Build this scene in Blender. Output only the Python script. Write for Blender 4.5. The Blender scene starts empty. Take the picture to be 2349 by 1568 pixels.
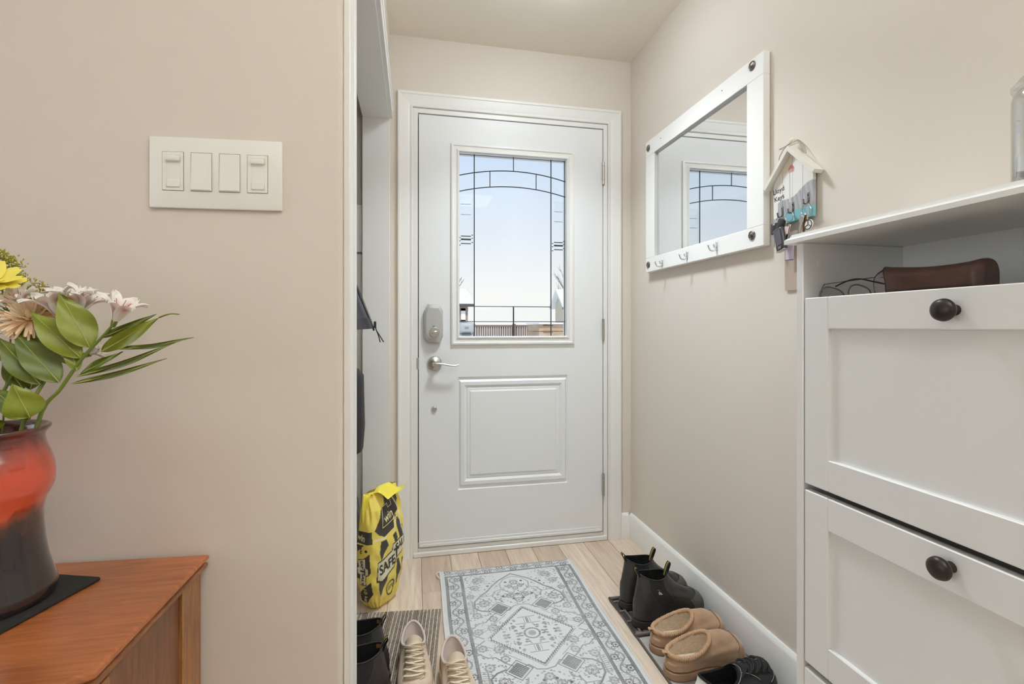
import bpy, bmesh, math, random
import numpy as np
from mathutils import Vector, Matrix, Euler
random.seed(7); np.random.seed(7)
PI = math.pi
SC = bpy.context.scene
COL = SC.collection

# ---------------------------------------------------------------- camera
cd = bpy.data.cameras.new('camera'); cam = bpy.data.objects.new('camera', cd); COL.objects.link(cam)
cd.sensor_fit = 'HORIZONTAL'; cd.sensor_width = 36.0
cd.lens = 1100.0 / 2349.0 * 36.0
cd.shift_y = -36.0 / 2349.0
cd.clip_start = 0.02; cd.clip_end = 500
YAW = math.atan(224.5 / 1100.0)
cam.location = (0, 0, 1.09); cam.rotation_euler = (PI / 2, 0, -YAW)
SC.camera = cam
# ---------------------------------------------------------------- exposure
vs = SC.view_settings
vs.view_transform = 'Standard'; vs.look = 'None'; vs.gamma = 1.0; vs.use_curve_mapping = False
vs.exposure = 0.0
SC.cycles.max_bounces = 10; SC.cycles.diffuse_bounces = 6; SC.cycles.transparent_max_bounces = 16
SC.cycles.sample_clamp_indirect = 6.0
SC.cycles.caustics_reflective = False; SC.cycles.caustics_refractive = False
# ---------------------------------------------------------------- sky
W = bpy.data.worlds.new('sky'); SC.world = W; W.use_nodes = True
nt = W.node_tree; nt.nodes.clear()
o_ = nt.nodes.new('ShaderNodeOutputWorld'); b_ = nt.nodes.new('ShaderNodeBackground')
tc = nt.nodes.new('ShaderNodeTexCoord'); sx = nt.nodes.new('ShaderNodeSeparateXYZ'); rp = nt.nodes.new('ShaderNodeValToRGB')
nt.links.new(tc.outputs['Generated'], sx.inputs[0]); nt.links.new(sx.outputs['Z'], rp.inputs[0])
nt.links.new(rp.outputs[0], b_.inputs[0]); nt.links.new(b_.outputs[0], o_.inputs[0])
b_.inputs[1].default_value = 1.0
cr = rp.color_ramp
cr.elements[0].position = 0.0; cr.elements[0].color = (1.0, 0.985, 0.96, 1)
cr.elements[1].position = 1.0; cr.elements[1].color = (0.42, 0.58, 0.86, 1)
for p_, c_ in ((0.08, (0.97, 0.97, 0.97)), (0.19, (0.82, 0.88, 0.98)), (0.34, (0.63, 0.77, 0.97))):
    e = cr.elements.new(p_); e.color = (*c_, 1)
# ---------------------------------------------------------------- lights
def area(name, loc, target, sx_, sy_, power, col=(1, 1, 1)):
    l = bpy.data.lights.new(name, 'AREA'); l.shape = 'RECTANGLE'; l.size = sx_; l.size_y = sy_; l.energy = power; l.color = col
    o = bpy.data.objects.new(name, l); COL.objects.link(o); o.location = loc
    o.rotation_euler = (Vector(target) - Vector(loc)).to_track_quat('-Z', 'Y').to_euler()
    return o
WCOL = (0.83, 0.925, 1.0)
area('side_window_daylight', (-2.83, -0.25, 1.45), (0, -0.25, 1.45), 1.7, 1.5, 14, WCOL)
area('ceiling_fill', (0.55, -0.5, 2.44), (0.55, -0.5, 0), 0.5, 0.5, 4.6, WCOL)  # added fill below the ceiling to brighten the entry, no fixture modelled
area('bounce_fill', (0.72, -0.6, 1.75), (0.72, -0.6, 3), 0.4, 0.4, 50, WCOL)  # added fill aimed up so the ceiling bounces it onto the walls
area('foyer_bulb', (0.505, 1.655, 2.366), (0.505, 1.655, 0), 0.2, 0.2, 8.8, WCOL).data.spread = math.radians(110)
sl = bpy.data.lights.new('sun', 'SUN'); sl.energy = 2.2; sl.angle = 0.02; sl.color = (1.0, 0.96, 0.90)
so = bpy.data.objects.new('sun', sl); COL.objects.link(so); so.rotation_euler = (math.radians(42), 0, math.radians(12))
LAMP_STRENGTH = 23.0

# ================================================================ helpers
ORI = {}
def lin(c):
    r = []
    for k in c[:3]:
        k = k / 255.0
        r.append(k / 12.92 if k <= 0.04045 else ((k + 0.055) / 1.055) ** 2.4)
    return (*r, 1.0)
MATS = {}
def M(name, rgb, rough=0.5, metal=0.0, noise=None, bump=None, spec=0.5, coat=0.0, sheen=0.0, attr=None, trans=0.0, emit=0.0):
    if name in MATS: return MATS[name]
    m = bpy.data.materials.new(name); m.use_nodes = True
    t = m.node_tree; p = t.nodes['Principled BSDF']
    p.inputs['Base Color'].default_value = lin(rgb); p.inputs['Roughness'].default_value = rough
    p.inputs['Metallic'].default_value = metal; p.inputs['Specular IOR Level'].default_value = spec
    p.inputs['Coat Weight'].default_value = coat; p.inputs['Sheen Weight'].default_value = sheen
    p.inputs['Transmission Weight'].default_value = trans
    if emit: p.inputs['Emission Color'].default_value = lin(rgb); p.inputs['Emission Strength'].default_value = emit
    co = t.nodes.new('ShaderNodeTexCoord')
    if attr:
        a = t.nodes.new('ShaderNodeVertexColor'); a.layer_name = attr
        t.links.new(a.outputs[0], p.inputs['Base Color'])
    elif noise:                                   # (scale, second colour, (sx,sy,sz))
        mp = t.nodes.new('ShaderNodeMapping'); mp.inputs['Scale'].default_value = noise[2] if len(noise) > 2 else (1, 1, 1)
        n = t.nodes.new('ShaderNodeTexNoise'); n.inputs['Scale'].default_value = noise[0]; n.inputs['Detail'].default_value = 6; n.inputs['Roughness'].default_value = 0.6
        r = t.nodes.new('ShaderNodeValToRGB'); r.color_ramp.elements[0].position = 0.32; r.color_ramp.elements[1].position = 0.68
        r.color_ramp.elements[0].color = lin(noise[1]); r.color_ramp.elements[1].color = lin(rgb)
        t.links.new(co.outputs['Object'], mp.inputs[0]); t.links.new(mp.outputs[0], n.inputs['Vector'])
        t.links.new(n.outputs[0], r.inputs[0]); t.links.new(r.outputs[0], p.inputs['Base Color'])
    if bump:
        n2 = t.nodes.new('ShaderNodeTexNoise'); n2.inputs['Scale'].default_value = bump[0]; n2.inputs['Detail'].default_value = 4
        bn = t.nodes.new('ShaderNodeBump'); bn.inputs['Strength'].default_value = bump[1]; bn.inputs['Distance'].default_value = 0.002
        t.links.new(co.outputs['Object'], n2.inputs['Vector']); t.links.new(n2.outputs[0], bn.inputs['Height']); t.links.new(bn.outputs[0], p.inputs['Normal'])
    MATS[name] = m
    return m
def thin_glass(name, tint=(0.985, 0.995, 0.99), fac=0.06):
    m = bpy.data.materials.new(name); m.use_nodes = True; t = m.node_tree; t.nodes.clear()
    o = t.nodes.new('ShaderNodeOutputMaterial'); mx = t.nodes.new('ShaderNodeMixShader'); tr = t.nodes.new('ShaderNodeBsdfTransparent')
    gl = t.nodes.new('ShaderNodeBsdfGlossy'); gl.inputs['Roughness'].default_value = 0.02; tr.inputs[0].default_value = (*tint, 1)
    lw = t.nodes.new('ShaderNodeLayerWeight'); lw.inputs[0].default_value = fac * 2.5
    ml = t.nodes.new('ShaderNodeMath'); ml.operation = 'MULTIPLY'; ml.inputs[1].default_value = 0.6
    t.links.new(lw.outputs['Facing'], ml.inputs[0]); t.links.new(ml.outputs[0], mx.inputs[0])
    t.links.new(tr.outputs[0], mx.inputs[1]); t.links.new(gl.outputs[0], mx.inputs[2]); t.links.new(mx.outputs[0], o.inputs[0])
    return m

class G:
    """gathers vertices and faces of ONE mesh object"""
    def __init__(s): s.v = []; s.f = []
    def add(s, vs, fs, mat=None):
        k = len(s.v)
        for p in vs:
            p = Vector(p)
            s.v.append(tuple(mat @ p) if mat is not None else tuple(p))
        for f in fs: s.f.append([i + k for i in f])
        return s
    def box(s, x0, x1, y0, y1, z0, z1, b=0.0, mat=None, seg=1):
        bm = bmesh.new(); bmesh.ops.create_cube(bm, size=1.0)
        for v in bm.verts: v.co = Vector(((x0 + x1) / 2 + v.co.x * (x1 - x0), (y0 + y1) / 2 + v.co.y * (y1 - y0), (z0 + z1) / 2 + v.co.z * (z1 - z0)))
        if b > 0: bmesh.ops.bevel(bm, geom=bm.edges[:], offset=b, segments=seg, profile=0.5, affect='EDGES', clamp_overlap=True)
        bm.verts.index_update()
        s.add([v.co.copy() for v in bm.verts], [[v.index for v in f.verts] for f in bm.faces], mat); bm.free()
        return s
    def tube(s, pts, r, n=8, closed=False, mat=None, flat=1.0, caps=True):
        pts = [Vector(p) for p in pts]; N = len(pts)
        rr = r if isinstance(r, (list, tuple)) else [r] * N
        vs = []; fs = []; nrm = None
        for i, p in enumerate(pts):
            if closed: t = pts[(i + 1) % N] - pts[i - 1]
            else: t = pts[min(i + 1, N - 1)] - pts[max(i - 1, 0)]
            t = t.normalized() if t.length > 1e-9 else Vector((0, 0, 1))
            if nrm is None:
                nrm = t.cross(Vector((0, 0, 1)));
                if nrm.length < 1e-3: nrm = t.cross(Vector((1, 0, 0)))
                nrm.normalize()
            else:
                nrm = (nrm - t * nrm.dot(t)); nrm = nrm.normalized() if nrm.length > 1e-6 else t.orthogonal().normalized()
            bn = t.cross(nrm)
            for k in range(n):
                a = 2 * PI * k / n
                vs.append(p + nrm * math.cos(a) * rr[i] + bn * math.sin(a) * rr[i] * flat)
        M_ = N if closed else N - 1
        for i in range(M_):
            for k in range(n):
                a = i * n + k; b = i * n + (k + 1) % n; c = ((i + 1) % N) * n + (k + 1) % n; d = ((i + 1) % N) * n + k
                fs.append([a, b, c, d])
        if not closed and caps: fs.append(list(range(n))[::-1]); fs.append([(N - 1) * n + k for k in range(n)])
        return s.add(vs, fs, mat)
    def lathe(s, prof, n=32, mat=None, lobes=None):
        vs = []; fs = []
        for (r, z) in prof:
            for k in range(n):
                a = 2 * PI * k / n; q = r * (lobes(a, z) if lobes else 1.0)
                vs.append((q * math.cos(a), q * math.sin(a), z))
        for i in range(len(prof) - 1):
            for k in range(n):
                fs.append([i * n + k, i * n + (k + 1) % n, (i + 1) * n + (k + 1) % n, (i + 1) * n + k])
        if prof[0][0] > 1e-6: fs.append(list(range(n))[::-1])
        if prof[-1][0] > 1e-6: fs.append([(len(prof) - 1) * n + k for k in range(n)])
        return s.add(vs, fs, mat)
    def prism(s, poly, h0, h1, mat=None):              # poly in local xy, extruded along z
        n = len(poly)
        vs = [(x, y, h0) for x, y in poly] + [(x, y, h1) for x, y in poly]
        fs = [list(range(n))[::-1], [n + i for i in range(n)]]
        for i in range(n): fs.append([i, (i + 1) % n, n + (i + 1) % n, n + i])
        return s.add(vs, fs, mat)
    def grid(s, fn, nu, nv, cu=False, cv=False, mat=None):
        vs = []; fs = []
        U = nu if cu else nu + 1; V = nv if cv else nv + 1
        for i in range(U):
            for j in range(V): vs.append(fn(i / nu, j / nv))
        for i in range(nu):
            for j in range(nv):
                fs.append([i * V + j, ((i + 1) % U) * V + j, ((i + 1) % U) * V + (j + 1) % V, i * V + (j + 1) % V])
        return s.add(vs, fs, mat)
    def ball(s, c, r, n=10, sc=(1, 1, 1), mat=None):
        prof = [(r * math.sin(PI * i / n), -r * math.cos(PI * i / n)) for i in range(n + 1)]
        prof[0] = (1e-5, -r); prof[-1] = (1e-5, r)
        m = Matrix.Translation(c) @ Matrix.Diagonal((*sc, 1))
        return s.lathe(prof, n + 4, (mat @ m) if mat is not None else m)
    def build(s, name, m, parent=None, smooth=40, local=False):
        me = bpy.data.meshes.new(name)
        off = Vector((0, 0, 0))
        if parent is not None: off = ORI.get(parent.name, off)
        elif local is False and s.v:
            a = np.array(s.v); off = Vector(((a[:, 0].min() + a[:, 0].max()) / 2, (a[:, 1].min() + a[:, 1].max()) / 2, a[:, 2].min()))
        vs = [(x - off.x, y - off.y, z - off.z) for x, y, z in s.v]
        me.from_pydata(vs, [], s.f); me.validate()
        bm = bmesh.new(); bm.from_mesh(me); bmesh.ops.recalc_face_normals(bm, faces=bm.faces[:]); bm.to_mesh(me); bm.free()
        if smooth:
            me.shade_smooth(); me.set_sharp_from_angle(angle=math.radians(smooth))
        if m is not None: me.materials.append(m)
        o = bpy.data.objects.new(name, me); COL.objects.link(o)
        if parent is not None:
            o.parent = parent; ORI[o.name] = off
        else:
            o.location = off; ORI[o.name] = off
        return o
def tag(o, label=None, cat=None, group=None, kind=None):
    if label: o['label'] = label
    if cat: o['category'] = cat
    if group: o['group'] = group
    if kind: o['kind'] = kind
    return o
def thing(name, label, cat, loc=(0, 0, 0), rz=0.0, group=None, local=False, rot=None):
    o = bpy.data.objects.new(name, None); COL.objects.link(o); o.empty_display_size = 0.05
    o.location = loc; o.rotation_euler = rot if rot else (0, 0, rz)
    ORI[o.name] = Vector((0, 0, 0)) if local else Vector(loc)
    return tag(o, label, cat, group)
def struct(o): o['kind'] = 'structure'; return o
def dup(root, loc, rot, label, group=None):
    r = root.copy(); COL.objects.link(r); r.location = loc; r.rotation_euler = rot; r['label'] = label
    if group: r['group'] = group
    for ch in list(root.children):
        c = ch.copy(); COL.objects.link(c); c.parent = r
        for g in list(ch.children):
            d = g.copy(); COL.objects.link(d); d.parent = c
    return r
def text_geo(s, size, offset=0.0, extrude=0.0, align='CENTER'):
    cu = bpy.data.curves.new('t', 'FONT'); cu.body = s; cu.size = size; cu.offset = offset; cu.extrude = extrude
    cu.align_x = align; cu.align_y = 'CENTER'; cu.resolution_u = 3
    o = bpy.data.objects.new('t', cu); COL.objects.link(o)
    dg = bpy.context.evaluated_depsgraph_get(); me = bpy.data.meshes.new_from_object(o.evaluated_get(dg))
    vs = [v.co.copy() for v in me.vertices]; fs = [list(p.vertices) for p in me.polygons]
    bpy.data.objects.remove(o); bpy.data.curves.remove(cu); bpy.data.meshes.remove(me)
    return vs, fs
def smooth_pts(pts, n=6, closed=False):
    P = [Vector(p) for p in pts]; out = []; N = len(P)
    R = range(N) if closed else range(N - 1)
    for i in R:
        if closed: a, b, c, d = P[i - 1], P[i], P[(i + 1) % N], P[(i + 2) % N]
        else: a, b, c, d = P[max(i - 1, 0)], P[i], P[i + 1], P[min(i + 2, N - 1)]
        for k in range(n):
            t = k / n
            out.append(0.5 * ((2 * b) + (c - a) * t + (2 * a - 5 * b + 4 * c - d) * t * t + (3 * b - a - 3 * c + d) * t ** 3))
    if not closed: out.append(P[-1])
    return out
# ================================================================ materials
wallm = M('beige wall paint', (220, 211, 200), 0.75, bump=(320, 0.05), spec=0.25)
ceilm = M('ceiling paint', (236, 228, 215), 0.85, spec=0.2)
white = M('white trim paint', (236, 235, 231), 0.38)
doorw = M('white door paint', (233, 234, 234), 0.42)
cabw = M('white cabinet lacquer', (231, 231, 228), 0.4)
plast = M('white switch plastic', (240, 239, 232), 0.3)
nickel = M('brushed nickel', (196, 192, 186), 0.32, metal=1.0)
chrome = M('chrome', (225, 225, 228), 0.12, metal=1.0)
bronze = M('dark bronze', (58, 50, 47), 0.38, metal=0.55)
black = M('black rubber', (28, 27, 27), 0.6)
dark = M('dark gap', (40, 38, 36), 0.8)
# ================================================================ floor
def plank_mat():
    m = bpy.data.materials.new('whitewashed oak'); m.use_nodes = True; t = m.node_tree; p = t.nodes['Principled BSDF']
    p.inputs['Roughness'].default_value = 0.45
    co = t.nodes.new('ShaderNodeTexCoord'); oi = t.nodes.new('ShaderNodeObjectInfo')
    mp = t.nodes.new('ShaderNodeMapping'); mp.inputs['Scale'].default_value = (1, 0.07, 1)
    ad = t.nodes.new('ShaderNodeVectorMath'); ad.operation = 'ADD'
    sc = t.nodes.new('ShaderNodeVectorMath'); sc.operation = 'SCALE'; sc.inputs[3].default_value = 37.0
    t.links.new(oi.outputs['Random'], sc.inputs[0]); t.links.new(co.outputs['Object'], ad.inputs[0]); t.links.new(sc.outputs[0], ad.inputs[1]); t.links.new(ad.outputs[0], mp.inputs[0])
    n = t.nodes.new('ShaderNodeTexNoise'); n.inputs['Scale'].default_value = 70; n.inputs['Detail'].default_value = 8; n.inputs['Distortion'].default_value = 0.6
    t.links.new(mp.outputs[0], n.inputs['Vector'])
    r = t.nodes.new('ShaderNodeValToRGB'); r.color_ramp.elements[0].position = 0.3; r.color_ramp.elements[1].position = 0.72
    r.color_ramp.elements[0].color = lin((203, 187, 171)); r.color_ramp.elements[1].color = lin((230, 218, 205))
    t.links.new(n.outputs[0], r.inputs[0])
    r2 = t.nodes.new('ShaderNodeValToRGB'); r2.color_ramp.elements[0].color = lin((226, 214, 204)); r2.color_ramp.elements[1].color = lin((255, 250, 243))
    t.links.new(oi.outputs['Random'], r2.inputs[0])
    mx = t.nodes.new('ShaderNodeMixRGB'); mx.blend_type = 'MULTIPLY'; mx.inputs[0].default_value = 1
    t.links.new(r.outputs[0], mx.inputs[1]); t.links.new(r2.outputs[0], mx.inputs[2]); t.links.new(mx.outputs[0], p.inputs['Base Color'])
    return m
oak = plank_mat()
floor = struct(G().box(-3.0, 1.25, -6.1, 2.45, -0.12, -0.012).build('floor', M('subfloor', (150, 130, 112), 0.8)))
PWID = 0.134
x = 1.104 - PWID * 18; col = 0
while x < 1.09:
    y = -1.3 + (col * 0.41) % 0.9 - 0.6
    while y < 2.33:
        L = 1.02 + 0.25 * random.random(); y1 = min(y + L, 2.33)
        if y1 - y > 0.05:
            G().box(x + 0.0006, x + PWID - 0.0006, y + 0.0006, y1 - 0.0006, -0.012, 0.0, 0.0012).build('plank', oak, floor, smooth=0)
        y += L
    x += PWID; col += 1
# ================================================================ walls
CE = 2.455
ceiling = struct(G().box(-3.0, 1.25, -6.1, 2.45, CE, CE + 0.1).build('ceiling', ceilm))
struct(G().box(1.10, 1.25, -6.1, 2.45, -0.02, CE).build('wall_right', wallm))
g = G().box(-0.9, -0.006, 2.312, 2.45, -0.02, CE).box(0.968, 1.10, 2.312, 2.45, -0.02, CE).box(-0.006, 0.968, 2.312, 2.45, 2.118, CE)
struct(g.build('wall_front', wallm))
# short wall that carries the light switches; its right end has a rounded corner bead
dxw, dyw = 0.99719, -0.07498
x0w, y0w = -0.135, 0.875
def on_wall(xx): return y0w + (xx - x0w) * dyw / dxw
arc = [(-0.1225 - 0.009 + 0.009 * math.cos(a), 0.884 - 0.009 * math.sin(a) + 0.0003) for a in [PI / 2 - k * PI / 16 for k in range(9)]]
poly = [(-3.0, on_wall(-3.0))] + arc + [(-0.1225, 0.985), (-3.0, on_wall(-3.0) + 0.11)]
struct(G().prism(poly, -0.02, CE).build('wall_left', wallm))
struct(G().box(-0.2235, -0.113, 0.985, 2.312, 2.03, CE).box(-0.2235, -0.113, 2.212, 2.312, -0.02, 2.03).build('wall_hall', wallm))
closetgrey = M('closet wall paint', (206, 203, 199), 0.8)
g = G().box(-0.92, -0.86, 1.0, 2.312, -0.02, CE).box(-0.86, -0.2235, 2.235, 2.312, -0.02, CE).box(-0.86, -0.2235, 1.06, 2.235, 2.35, CE)
wc = struct(g.build('wall_closet', closetgrey))
for (a, b, z0, z1, t) in ((-0.86, -0.224, 1.42, 1.63, 0.016), (-0.86, -0.224, 0.0, 0.815, 0.010), (-0.86, -0.224, 0.825, 1.412, 0.010)):
    G().box(a, b, 2.235 - t, 2.2345, z0, z1, 0.003).build('wainscot_board', white, wc)
# room behind the camera
struct(G().box(-3.0, 1.1, -6.1, -6.0, -0.02, 0.6).box(-3.0, 1.1, -6.1, -6.0, 2.25, CE).box(-3.0, -2.55, -6.1, -6.0, 0.6, 2.25).box(0.95, 1.1, -6.1, -6.0, 0.6, 2.25).build('wall_back', wallm))
struct(G().box(-3.0, -2.9, -6.0, 1.2, -0.02, 0.6).box(-3.0, -2.9, -6.0, 1.2, 2.25, CE).box(-3.0, -2.9, -6.0, -3.5, 0.6, 2.25).box(-3.0, -2.9, -1.7, -1.2, 0.6, 2.25).box(-3.0, -2.9, 0.7, 1.2, 0.6, 2.25).build('wall_side', wallm))
def window_frame(nm, axis, p, a, b):
    g = G()
    for q in (a, (a + b) / 2 - .025, b - .05):
        if axis == 'x': g.box(q, q + .05, p, p + .06, .6, 2.25)
        else: g.box(p, p + .06, q, q + .05, .6, 2.25)
    for z in (.6, 2.19):
        if axis == 'x': g.box(a, b, p, p + .06, z, z + .06)
        else: g.box(p, p + .06, a, b, z, z + .06)
    struct(g.build(nm, white))
window_frame('window_1', 'x', -6.07, -2.55, .95); window_frame('window_2', 'y', -2.97, -1.2, .7); window_frame('window_3', 'y', -2.97, -3.5, -1.7)
# ---- baseboards
def base_profile(t, h): return [(0, 0), (t, 0), (t, h - 0.014), (t - 0.004, h - 0.006), (t - 0.009, h), (0, h)]
mR = Matrix(((-1, 0, 0, 1.1), (0, 0, 1, 0), (0, 1, 0, 0), (0, 0, 0, 1)))       # profile x -> -X, y -> Z, length -> Y
struct(G().prism(base_profile(0.0155, 0.128), -6.0, 2.3, mR).build('baseboard_right', white))
mF = Matrix(((0, 0, 1, 0), (-1, 0, 0, 2.312), (0, 1, 0, 0), (0, 0, 0, 1)))
struct(G().prism(base_profile(0.0135, 0.128), 1.042, 1.0845, mF).build('baseboard_front', white))
mL = Matrix(((0, 0, dxw, 0), (-1, 0, dyw, 0), (0, 1, 0, 0), (0, 0, 0, 1))); mL.translation = Vector((x0w, y0w, 0))
struct(G().prism(base_profile(0.0135, 0.128), -2.7, -0.02, mL).build('baseboard_left', white))
# ================================================================ door casing (mitred, profiled)
casing = struct(bpy.data.objects.new('trim_1', None)); COL.objects.link(casing); casing.location = (0.48, 2.312, 0); ORI[casing.name] = Vector(casing.location)
CP = [(0, 0), (0, 0.016), (0.004, 0.0195), (0.012, 0.0195), (0.0155, 0.016), (0.046, 0.013), (0.056, 0.0095), (0.062, 0.012), (0.068, 0.012), (0.0705, 0.009), (0.0705, 0)]   # (distance in from the outer edge, thickness)
XL, XR, ZT, YW = -0.0765, 1.0415, 2.193, 2.312
def casing_leg(side):
    vs = []; n = len(CP)
    for (d, t) in CP:
        xx = XL + d if side < 0 else XR - d
        vs.append((xx, YW - t, 0.0)); vs.append((xx, YW - t, ZT - d))
    fs = [[2 * i, 2 * ((i + 1) % n), 2 * ((i + 1) % n) + 1, 2 * i + 1] for i in range(n)] + [[2 * i for i in range(n)], [2 * i + 1 for i in range(n)]]
    return G().add(vs, fs)
for sd in (-1, 1): casing_leg(sd).build('casing_leg', white, casing, smooth=25)
vs = []; n = len(CP)
for (d, t) in CP: vs += [(XL + d, YW - t, ZT - d), (XR - d, YW - t, ZT - d)]
G().add(vs, [[2 * i, 2 * ((i + 1) % n), 2 * ((i + 1) % n) + 1, 2 * i + 1] for i in range(n)]).build('casing_head', white, casing, smooth=25)
G().box(-0.006, 0.0175, 2.3035, 2.45, 0.0, 2.118, 0.001).build('jamb', white, casing)
G().box(0.9465, 0.968, 2.3035, 2.45, 0.0, 2.118, 0.001).build('jamb', white, casing)
G().box(0.0175, 0.9465, 2.3035, 2.45, 2.0965, 2.118, 0.001).build('jamb', white, casing)
g = G().box(0.0175, 0.9465, 2.351, 2.372, 2.06, 2.0965).box(0.0175, 0.032, 2.351, 2.372, 0.05, 2.06).box(0.932, 0.9465, 2.351, 2.372, 0.05, 2.06)
g.build('weather_strip', dark, casing)
# threshold
th = struct(G().box(-0.004, 0.966, 2.297, 2.45, 0.0, 0.024, 0.004).box(0.0178, 0.9462, 2.306, 2.45, 0.024, 0.040, 0.003).build('trim_2', white))
# ================================================================ closet casing seen edge-on at the left
cc = struct(bpy.data.objects.new('trim_3', None)); COL.objects.link(cc); cc.location = (-0.11, 0.92, 0); ORI[cc.name] = Vector(cc.location)
G().box(-0.1223, -0.1105, 0.886, 0.966, 0.0, 2.095, 0.002).build('casing_leg', white, cc)
G().box(-0.1223, -0.1078, 0.935, 0.962, 0.0, 2.095, 0.002).build('casing_bead', white, cc)
G().box(-0.1127, -0.093, 0.968, 2.206, 2.016, 2.10, 0.002).build('casing_head', white, cc)
G().box(-0.1127, -0.089, 0.968, 2.2068, 2.045, 2.062, 0.002).build('casing_bead', white, cc)
G().box(-0.2235, -0.1080, 0.968, 2.2, 2.0135, 2.0298, 0.001).build('head_jamb', white, cc)
G().box(-0.2235, -0.1065, 2.2, 2.2118, 0.0, 2.0298, 0.001).build('jamb', white, cc)
# ================================================================ entry door
DY = 2.306                                        # inner face of the slab
door = bpy.data.objects.new('door_1', None); COL.objects.link(door); door.location = (0.9405, DY + 0.022, 0.05); ORI[door.name] = Vector(door.location); struct(door)
DX0, DX1, DZ0, DZ1 = 0.0215, 0.9425, 0.046, 2.0915
gx0, gx1, gz0, gz1 = 0.2130, 0.7480, 1.0420, 1.9240        # clear glass
px0, px1, pz0, pz1 = 0.1960, 0.7655, 0.3050, 0.8470        # lower panel
g = G()
for (a, b, c, d) in ((DX0, gx0 - .006, DZ0, DZ1), (gx1 + .006, DX1, DZ0, DZ1), (gx0 - .006, gx1 + .006, gz1 + .006, DZ1), (gx0 - .006, gx1 + .006, pz1, gz0 - .006), (gx0 - .006, gx1 + .006, DZ0, pz0), (px1, px1, pz0, pz1)):
    if b - a > 1e-4: g.box(a, b, DY, DY + 0.044, c, d)
g.box(gx0 - .006, gx1 + .006, DY + 0.02, DY + 0.044, pz0, pz1)
g.build('slab', doorw, door, smooth=0)
def ring(g, r0, r1, y0, y1):                       # sloping frame between two rectangles (x0,x1,z0,z1)
    A = [(r0[0], y0, r0[2]), (r0[1], y0, r0[2]), (r0[1], y0, r0[3]), (r0[0], y0, r0[3])]
    B = [(r1[0], y1, r1[2]), (r1[1], y1, r1[2]), (r1[1], y1, r1[3]), (r1[0], y1, r1[3])]
    g.add(A + B, [[i, (i + 1) % 4, 4 + (i + 1) % 4, 4 + i] for i in range(4)])
def inset(r, d): return (r[0] + d, r[1] - d, r[2] + d, r[3] - d)
# moulded lower panel
P0 = (px0, px1, pz0, pz1); g = G()
lv = [(0.0, -0.0005), (0.006, 0.0045), (0.014, 0.006), (0.024, -0.003), (0.040, -0.003), (0.052, 0.005), (0.056, 0.002), (0.066, 0.001), (0.072, -0.002)]
for (d0, h0), (d1, h1) in zip(lv, lv[1:]): ring(g, inset(P0, d0), inset(P0, d1), DY + h0, DY + h1)
q = inset(P0, lv[-1][0]); yq = DY + lv[-1][1]
g.add([(q[0], yq, q[2]), (q[1], yq, q[2]), (q[1], yq, q[3]), (q[0], yq, q[3])], [[0, 1, 2, 3]])
g.build('lower_panel', doorw, door, smooth=20)
# frame round the glass
GR = (gx0, gx1, gz0, gz1); g = G()
lv = [(-0.0405, 0.0), (-0.039, -0.010), (-0.031, -0.012), (-0.027, -0.008), (-0.016, -0.0075), (-0.007, -0.013), (-0.003, -0.0125), (0.0, -0.002), (0.0, 0.018)]
for (d0, h0), (d1, h1) in zip(lv, lv[1:]): ring(g, inset(GR, d0), inset(GR, d1), DY + h0, DY + h1)
g.build('glass_frame', white, door, smooth=20)
g = G()
for (d0, h0), (d1, h1) in zip(lv, lv[1:]): ring(g, inset(GR, d0), inset(GR, d1), DY + 0.044 - h0, DY + 0.044 - h1)
g.build('glass_frame', white, door, smooth=20)
glassm = thin_glass('door glass')
GY = DY + 0.0165
pane = G().box(gx0 - .004, gx1 + .004, GY, GY + 0.004, gz0 - .004, gz1 + .004).build('glass_pane', glassm, door, smooth=0)
lead = M('dark zinc came', (74, 80, 86), 0.45, metal=0.5)
def came(pts, w=0.0028): G().tube(pts, w, 6, flat=0.8).build('came', lead, pane)
YC = GY - 0.001
for xx in (0.2865, 0.6734): came([(xx, YC, gz0), (xx, YC, gz1)], 0.0034)
def arch(xx, off): return 1.8550 - 0.0 + off - 0.50 * (xx - 0.4805) ** 2
for off in (0.0, -0.0775): came([(xx, YC - 0.001, arch(xx, off)) for xx in np.linspace(gx0, gx1, 25)], 0.003)
came([(0.4812, YC, arch(0.4812, 0)), (0.4812, YC, gz1)])
for xx in (0.3636, 0.5967): came([(xx, YC, arch(xx, -0.0775)), (xx, YC, arch(xx, 0))])
came([(0.2865, YC, 1.187), (0.6734, YC, 1.187)]); came([(gx0, YC, 1.113), (gx1, YC, 1.113)])
came([(0.4812, YC, gz0), (0.4812, YC, 1.187)], 0.0044)
came([(gx0, YC, 1.198), (0.2865, YC, 1.198)], 0.002); came([(gx1 - 0.004, YC, gz0), (gx1 - 0.004, YC, gz1)], 0.0012)
for a, b, zo in ((0.2215, 0.2700, 0.0), (0.6900, 0.7350, -0.0150)):
    for z, w in ((1.5265, 0.003), (1.5110, 0.0055), (1.4905, 0.003), (1.6815, 0.0012), (1.6310, 0.0012)):
        came([(a, YC, z + zo), (b, YC, z + zo)], w)
for xx, zo in ((0.2765, 0.006), (0.2165, -0.008), (0.682, -0.021), (0.7415, -0.008)):
    for z in (1.5265, 1.5110, 1.4905): came([(xx - 0.004, YC, z + zo), (xx + 0.004, YC, z + zo)], 0.0024)
bevelled = thin_glass('bevelled strip glass', (0.965, 0.98, 0.98), 0.09)
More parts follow.
